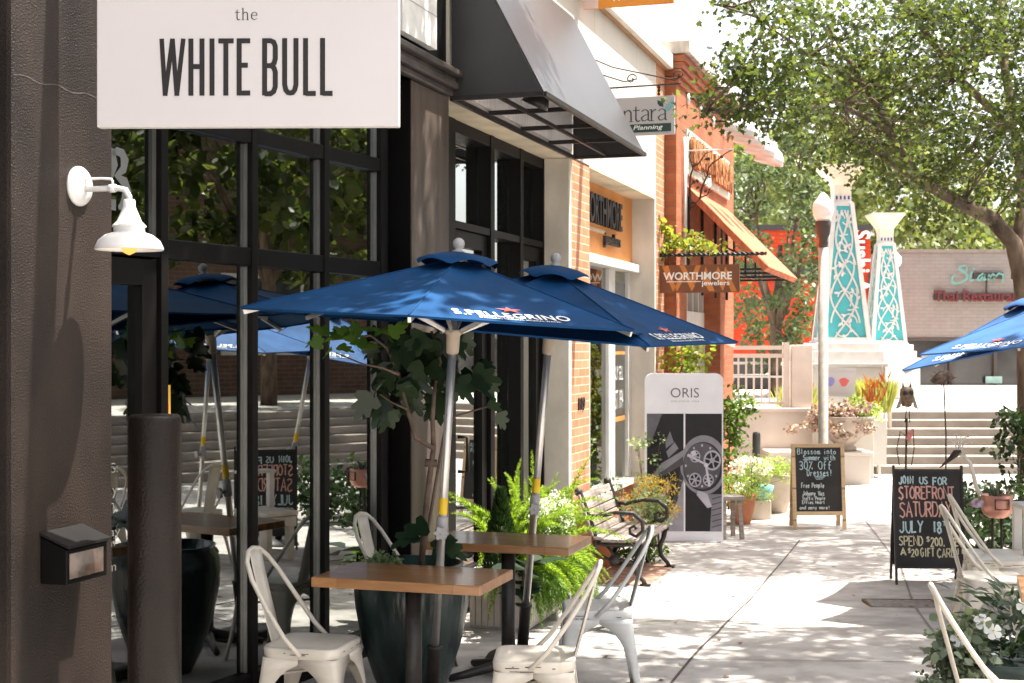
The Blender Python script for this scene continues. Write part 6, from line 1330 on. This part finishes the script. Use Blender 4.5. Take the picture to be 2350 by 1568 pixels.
mb = MB(); c2 = Vector(q(2085, 1000)); mb.add([c2 + Vector((-.03, -.02, -.03)), c2 + Vector((.0, -.03, -.06)), c2 + Vector((.04, -.02, .02)), c2 + Vector((.035, -.02, .07)), c2 + Vector((-.01, -.02, .04))], [tuple(range(5))]); mb.build("red_leaf", mat("red_tin", (.55, .19, .16), rough=.6, var=.3, scale=20), r, solid=.006)
Yo = 13.0; b = (P(2170, 0, Yo).x, Yo, 0); q = lambda x, y, d=0: tuple(Vector(G2(x, y, Yo, b)) + Vector((0, d, 0)))
r = thing("bird_stake", "thin garden stake topped with a dark twig bird", "sculpture", b)
mb = MB(); mb.tube([(0, 0, 0), q(2171, 1000), q(2166, 880)], .007, 6); mb.build("rod", RUSTIRON, r)
mb = MB(); mb.tube([q(2136, 875), q(2150, 872), q(2162, 866), q(2178, 862), q(2192, 868)], [.01, .05, .06, .045, .006], 10); mb.build("bird_body", mat("dark_twigs", (.10, .07, .055), rough=.9, var=.6, scale=30, bump=.8, bscale=50), r)
mb = MB()
for k in range(12): a = k*.5; p0 = Vector(q(2164, 866)); mb.tube([p0, p0 + Vector((.12*math.cos(a), -.03, .09*math.sin(a)))], .004, 4)
mb.build("twig_feather", TWIG, r)

# fallen leaves
rg = nprng(81); lv = Leaves(OVAL)
for _ in range(150):
    X, Y = rg.uniform(.2, 4.2), rg.uniform(7.2, 17); lv.add((X, Y, zg(Y) + .006), np.array([rg.normal(), rg.normal(), .03]), np.array([rg.normal()*.15, rg.normal()*.15, 1]), rg.uniform(.02, .05))
tag(lv.build("leaf_litter", leafmat("dry_leaf", [(.20, .11, .05), (.13, .07, .035), (.25, .17, .06)], trans=.1)), kind="stuff")

# access cover in the pavement
p = gp(2070, 1388, .004); r = thing("access_cover", "rusty-edged metal access cover set in the pavement", "cover", p, R(-3))
mb = MB(); w_, d_ = .25, .16; mb.box(-w_, w_, -d_, d_, -.01, .006); mb.build("lid", mat("cover_plate", (.20, .18, .165), rough=.7, var=.3, scale=20), r)
mb = MB(); mb.box(-w_-.02, w_+.02, d_, d_+.02, -.01, .009); mb.box(-w_-.02, w_+.02, -d_-.02, -d_, -.01, .009); mb.box(-w_-.02, -w_, -d_, d_, -.01, .009); mb.box(w_, w_+.02, -d_, d_, -.01, .009); mb.build("rim", mat("rusty_rim", (.16, .085, .04), rough=.9, var=.5, scale=30), r)

# ================================================================ lamp posts, towers, square furniture
def lamp_post(label, px, Y, zt, zb, group="globe lamp posts"):
    r = thing("lamp_post", label, "street lamp", (px_(px, Y), Y, zb), group=group); h = zt - zb; w = .058
    mb = MB(); vs = []; n_ = 8; loops = [[((w*q)*math.cos(R(22.5+45*k)), (w*q)*math.sin(R(22.5+45*k)), z) for k in range(8)] for q, z in ((1.35, 0), (1.3, .25), (1.08, .3), (1.0, h-.68))]; loft(mb, loops); mb.build("post", mat("aggregate_post", (.40, .365, .32), rough=.85, var=.16, scale=14), r)
    mb = MB(); mb.lathe([(.05, h-.68), (.06, h-.63), (.055, h-.58), (.085, h-.50), (.095, h-.42), (.10, h-.36), (.09, h-.35)], 16); mb.build("fitter", mat("dark_bronze", (.06, .05, .045), rough=.5), r)
    mb = MB(); mb.lathe([(.08, h-.35), (.12, h-.28), (.132, h-.2), (.12, h-.12), (.075, h-.075), (.07, h-.06), (.05, h-.03), (.02, h), (.001, h+.01)], 20); mb.build("globe", mat("frosted_globe", (.80, .82, .82), rough=.25, var=.02), r)
    return r
lamp_post("octagonal concrete lamp post with white globe beside the bowl planter", 1889, 17.6, EYE + (CY-443)/FPX*17.6, 0)
lamp_post("distant lamp post half hidden behind the farther turquoise tower", 2056, 33.0, EYE + (CY-578)/FPX*33, z0)
def tower(label, pxc, Y, zb, w0, w1, zt, zc, wc, wcap):
    r = thing("fretwork_tower", label, "tower", (px_(pxc, Y), Y, zb), group="turquoise fretwork towers"); h = zt-zb; d0, d1 = w0/2, w1/2
    mb = MB(); mb.box(-d0*1.35, d0*1.35, -d0*1.35, d0*1.35, -.16, -.03); mb.box(-d0*1.14, d0*1.14, -d0*1.14, d0*1.14, -.03, 0); mb.box(-d0*1.5, d0*1.5, -d0*1.5, d0*1.5, -.52, -.162) ; mb.build("pedestal", WHITE_TRIM, r, bevel=.012)
    mb = MB(); mb.add([(x*d, y*d, z) for d, z in ((d0*.93, .0), (d1*.93, h)) for x, y in ((-1, -1), (1, -1), (1, 1), (-1, 1))], [(0,1,5,4),(1,2,6,5),(2,3,7,6),(3,0,4,7),(4,5,6,7)]); mb.build("turquoise_panel", TURQ, r)
    mb = MB()
    for x, y in ((-1, -1), (1, -1), (1, 1), (-1, 1)): mb.bar((x*d0*.97, y*d0*.97, 0), (x*d1*.97, y*d1*.97, h), .07, .07)
    mb.box(-d0, d0, -d0*1.02, d0*1.02, 0.0, .06); mb.box(-d1*1.05, d1*1.05, -d1*1.06, d1*1.06, h-.05, h+.03); mb.build("white_frame", WHITE_TRIM, r)
    rg = random.Random(9)
    fw = MB(); lean = (d0-d1)*.93/h
    for side in range(4):
        M_ = Matrix.Rotation(side*math.pi/2, 4, 'Z')
        def f(x, y, z=0): p = Vector((x, -(d0*.93 - lean*y) - .012 - z, y)); return M_ @ p
        def hw(y): return d0*.93 - lean*y - .05
        n_ = 0
        for k in range(5):
            for sg in (1, -1):
                pts = []; ph = rg.uniform(-.4, .4); am = rg.uniform(.75, 1.05)
                for i in range(23):
                    u = i/22; y = h*(-.08 + .21*k + u*.46); x = sg*hw(min(y, h*.97))*am*math.sin(-1.5 + 3.3*u + ph*.3)
                    if .05 < y < h*.96 and abs(x) < hw(y) + .035: pts.append((x, y))
                if len(pts) > 2: fw.ribbon(pts, .030, f, .0 + .0006*(n_ % 11)); n_ += 1
                cx = sg*hw(h*(.1+.2*k))*rg.uniform(.1, .45); cy = h*(.07 + .2*k) + rg.uniform(0, .15); rr_ = min(.15, hw(min(cy, h*.95))*.6); a0 = rg.uniform(0, 6)
                q_ = [(cx + rr_*(1 - .03*i)*math.cos(a0 + i*.3), cy + rr_*1.25*(1 - .03*i)*math.sin(a0 + i*.3)) for i in range(13)]
                q_ = [p for p in q_ if .05 < p[1] < h*.96 and abs(p[0]) < hw(p[1]) + .03]
                if len(q_) > 3: fw.ribbon(q_, .022, f, .007 + .0005*(n_ % 9)); n_ += 1
                for i in range(3):
                    a1 = a0 + .8 + i*1.1; lx, ly = cx + rr_*.75*math.cos(a1), cy + rr_*.9*math.sin(a1)
                    if ly < h*.94 and ly > .05 and abs(lx) < hw(ly): fw.add([f(lx + p*.075*math.cos(a1+.9) - q*.075*math.sin(a1+.9), ly + p*.075*math.sin(a1+.9) + q*.075*math.cos(a1+.9), .0125 + .0004*((n_ + i) % 7)) for p, q in ((0, 0), (.35, -.3), (.8, -.25), (1.25, 0), (.8, .25), (.35, .3))], [tuple(range(6))])
    fw.build("vine_fretwork", WHITE_TRIM, r)
    mb = MB(); mb.box(-d1*.95, d1*.95, -d1*.95, d1*.95, h+.032, h+.14); mb.build("neck", WHITE_TRIM, r)
    mb = MB()
    for k in range(4): mb.box(-d1*.8 + k*d1*.45, -d1*.8 + k*d1*.45 + d1*.2, -d1*.96-.004, -d1*.9, h+.06, h+.12)
    mb.build("purple_slot", mat("purple_slot", (.06, .03, .16)), r)
    mb = MB(); mb.add([(x*d, y*d, z) for d, z in ((d1*.95, h+.142), (d1*.98, h+.30), (wc/2*.7, h+.44), (wc/2, h+.60), (wc/2, h+.63)) for x, y in ((-1, -1), (1, -1), (1, 1), (-1, 1))], [(i*4+k, i*4+(k+1) % 4, i*4+4+(k+1) % 4, i*4+4+k) for i in range(4) for k in range(4)] + [(16, 17, 18, 19)]); mb.build("lantern_cap", mat("cream_lantern", (.70, .62, .48), rough=.6), r)
    return r
tower("nearer turquoise fretwork tower, larger and partly behind the lamp post", 1930, 24.1, EYE + (CY-783)/FPX*24.1, .78, .30, EYE + (CY-468)/FPX*24.1, 0, .70, 0)
tower("farther turquoise fretwork tower, smaller, in front of taupe restaurant", 2031, 30.0, EYE + (CY-788)/FPX*30, .70, .30, EYE + (CY-560)/FPX*30, 0, .68, 0)
wallbox("plinth_wall", "white plinth under the farther turquoise tower", px_(1980, 29.4), px_(2112, 29.4), 29.4, 30.8, z0, EYE + (CY-822)/FPX*29.4, m=WHITE_TRIM)

# planter bowl with coleus, cannas
Yb = 20.6; xb = px_(1938, Yb); r = thing("bowl_planter", "wide concrete bowl planter on the low cream wall", "planter", (xb, Yb, .47))
mb = MB(); mb.lathe([(.17, 0), (.17, .05), (.13, .08), (.25, .20), (.37, .36), (.42, .46), (.44, .50), (.40, .50), (.36, .44), (.001, .42)], 32); mb.build("bowl", mat("bowl_concrete", (.40, .34, .28), rough=.9, var=.15), r)
xb2 = px_(1922, Yb)
bush("coleus_plant", "dark and pale coleus spilling out of the bowl planter", (xb2, Yb, .95), "plant", lambda g: (g.normal()*.24, g.normal()*.16 - .1, g.uniform(-.22, .20)), 60, 46, .11, .06, leafmat("coleus_leaf", [(.16, .07, .07), (.46, .34, .30), (.05, .03, .03), (.62, .52, .48), (.28, .15, .12)], trans=.25), seed=21)
bush("lime_shrub", "lime green shrub at the right of the bowl planter", (px_(1980, Yb), Yb, .98), "shrub", lambda g: (g.normal()*.10, g.normal()*.1, g.uniform(-.05, .22)), 16, 40, .09, .05, LIME_M, seed=22)
def canna(label, px, Y, zb, n_, h, m, seed):
    r = thing("canna_plant", label, "plant", (px_(px, Y), Y, zb)); rg = nprng(seed); lv = Leaves(LANCE); mb = MB()
    for k in range(n_):
        x, y = rg.normal()*.10, rg.normal()*.06; hh_ = h*rg.uniform(.6, 1); mb.tube([(x*.3, y*.3, 0), (x, y, hh_*.6), (x*1.3, y, hh_*1.25)], [.010, .008, .003], 5)
        for i in range(7): a = rg.uniform(0, 6.28); lv.add((x*(.4+.1*i), y, hh_*(.08 + .13*i)), np.array([math.cos(a)*.6, math.sin(a)*.4, 1]), np.array([math.cos(a+1.5), -1, .2]), rg.uniform(.12, .24))
    mb.build("stem", RUST, r); LV = lv; o = lv.build("foliage", m, r); 
CAN_M = leafmat("canna_leaf", [(.34, .085, .025), (.42, .13, .03), (.22, .05, .02), (.46, .20, .04), (.15, .04, .02)], trans=.45)
canna("tall rust orange canna right of the lamp post", 1997, 21.0, 1.0, 6, .62, CAN_M, 3); canna("shorter orange canna left of the lamp post", 1838, 21.2, .98, 4, .42, CAN_M, 4)
r = thing("ornamental_grass", "yellow green ornamental grass in the planter by the handrail", "grass", (px_(2012, 22.0), 22.0, .95)); rg = nprng(33); lv = Leaves(BLADE)
for _ in range(2600): a = rg.uniform(0, 6.28); x = rg.uniform(-.32, .16); lv.add((x, rg.normal()*.12, 0), np.array([math.cos(a)*.35, math.sin(a)*.3, 1]), rg.normal(size=3), rg.uniform(.25, .58))
lv.build("blade", leafmat("straw_grass", [(.32, .33, .09), (.42, .42, .15), (.26, .30, .07)], trans=.4), r)
r = thing("ornamental_grass", "pale ornamental grass left of the lamp post", "grass", (px_(1830, 22.0), 22.0, .95)); lv = Leaves(BLADE)
for _ in range(1200): a = rg.uniform(0, 6.28); x = rg.normal()*.12; lv.add((x, rg.normal()*.1, 0), np.array([math.cos(a)*.4, math.sin(a)*.3, 1]), rg.normal(size=3), rg.uniform(.2, .5))
lv.build("blade", bpy.data.materials["straw_grass"], r)
Yg = 20.9; xs = px_(1917, Yg); r = thing("yard_sign", "white yard sign with red and blue shapes by the lamp post", "sign", (xs, Yg, .92), R(4)); w_ = .27; 
zq0 = EYE + (CY-910)/FPX*Yg - .92; zq1 = EYE + (CY-843)/FPX*Yg - .92
Mt = Matrix.Rotation(R(3), 4, 'Y'); mb = MB(); mb.box(-w_, w_, -.004, .004, zq0, zq1, Mt); mb.build("board", WHITE_SIGN, r); f = frame((0, -.005, 0), Mt.to_3x3() @ Vector((1, 0, 0)), Mt.to_3x3() @ Vector((0, 0, 1)))
lt = MB(); put_text(lt, "not political", -.18, .24, zq1-.085, zq1-.03, f, .001); put_text(lt, "we just care", -.18, .16, zq0+.03, zq0+.065, f, .001); lt.build("lettering", mat("faint_ink", (.45, .43, .42)), r)
mb = MB(); mb.add([f(.10 + .07*math.cos(a)*(1 + .25*math.sin(3*a)), (zq0+zq1)/2 + .065*math.sin(a), .001) for a in np.linspace(0, 6.0, 16)], [tuple(range(16))]); mb.build("red_shape", mat("sign_red", (.65, .13, .12)), r)
mb = MB(); mb.add([f(-.10 + .06*math.cos(a)*(1 + .2*math.sin(2*a)), (zq0+zq1)/2 + .07*math.sin(a), .001) for a in np.linspace(0, 6.0, 16)], [tuple(range(16))]); mb.build("blue_shape", mat("sign_blue", (.25, .25, .55)), r)
mb = MB()
for x in (-.15, .15): mb.tube([(x, .006, 0), (x, .006, zq0 + .1)], .005, 5)
mb.build("wire_stake", ALU, r)

# handrail at the left of the stairs
r = thing("handrail", "white metal handrail sloping up the left side of stairs", "railing", (5.68, 22.0, 0)); o_ = Vector((5.68, 22.0, 0))
a = P(2016, 985, 21.95) - o_; c = P(2043, 832, 23.5) - o_; mb = MB(); mb.tube([a + Vector((-.05, -.2, -.06)), a, c, c + Vector((.05, .25, .0))], .032, 10); mb.build("rail", CREAMRAIL, r)
for f_, zb_ in ((.03, 0), (.55, .25), (.97, .5)): p = a.lerp(c, f_); MB().tube([(p.x, p.y, zb_), tuple(p)], .032, 8).build("post", CREAMRAIL, r)
# picnic table on the square
def ptable(label, X, Y):
    r = thing("picnic_table", label, "table", (X, Y, z0), R(8), group="picnic tables behind the railing"); 
    MB().box(-.9, .9, -.38, .38, .70, .75).build("table_top", WHITE_TRIM, r)
    for y in (-.7, .7): MB().box(-.9, .9, y-.14, y+.14, .42, .46).build("seat", WHITE_TRIM, r)
    for x in (-.65, .65): mb = MB(); mb.bar((x, -.7, .0), (x, -.25, .70), .07, .07); mb.bar((x, .7, .0), (x, .25, .70), .07, .07); mb.box(x-.03, x+.03, -.8, .8, .36, .418); mb.build("leg", mat("grey_leg", (.2, .2, .2)), r)
ptable("white picnic table behind the picket railing, nearer the brick shop", 5.3, 31.5); ptable("white picnic table behind the picket railing, nearer the red shop", 6.9, 33.0)
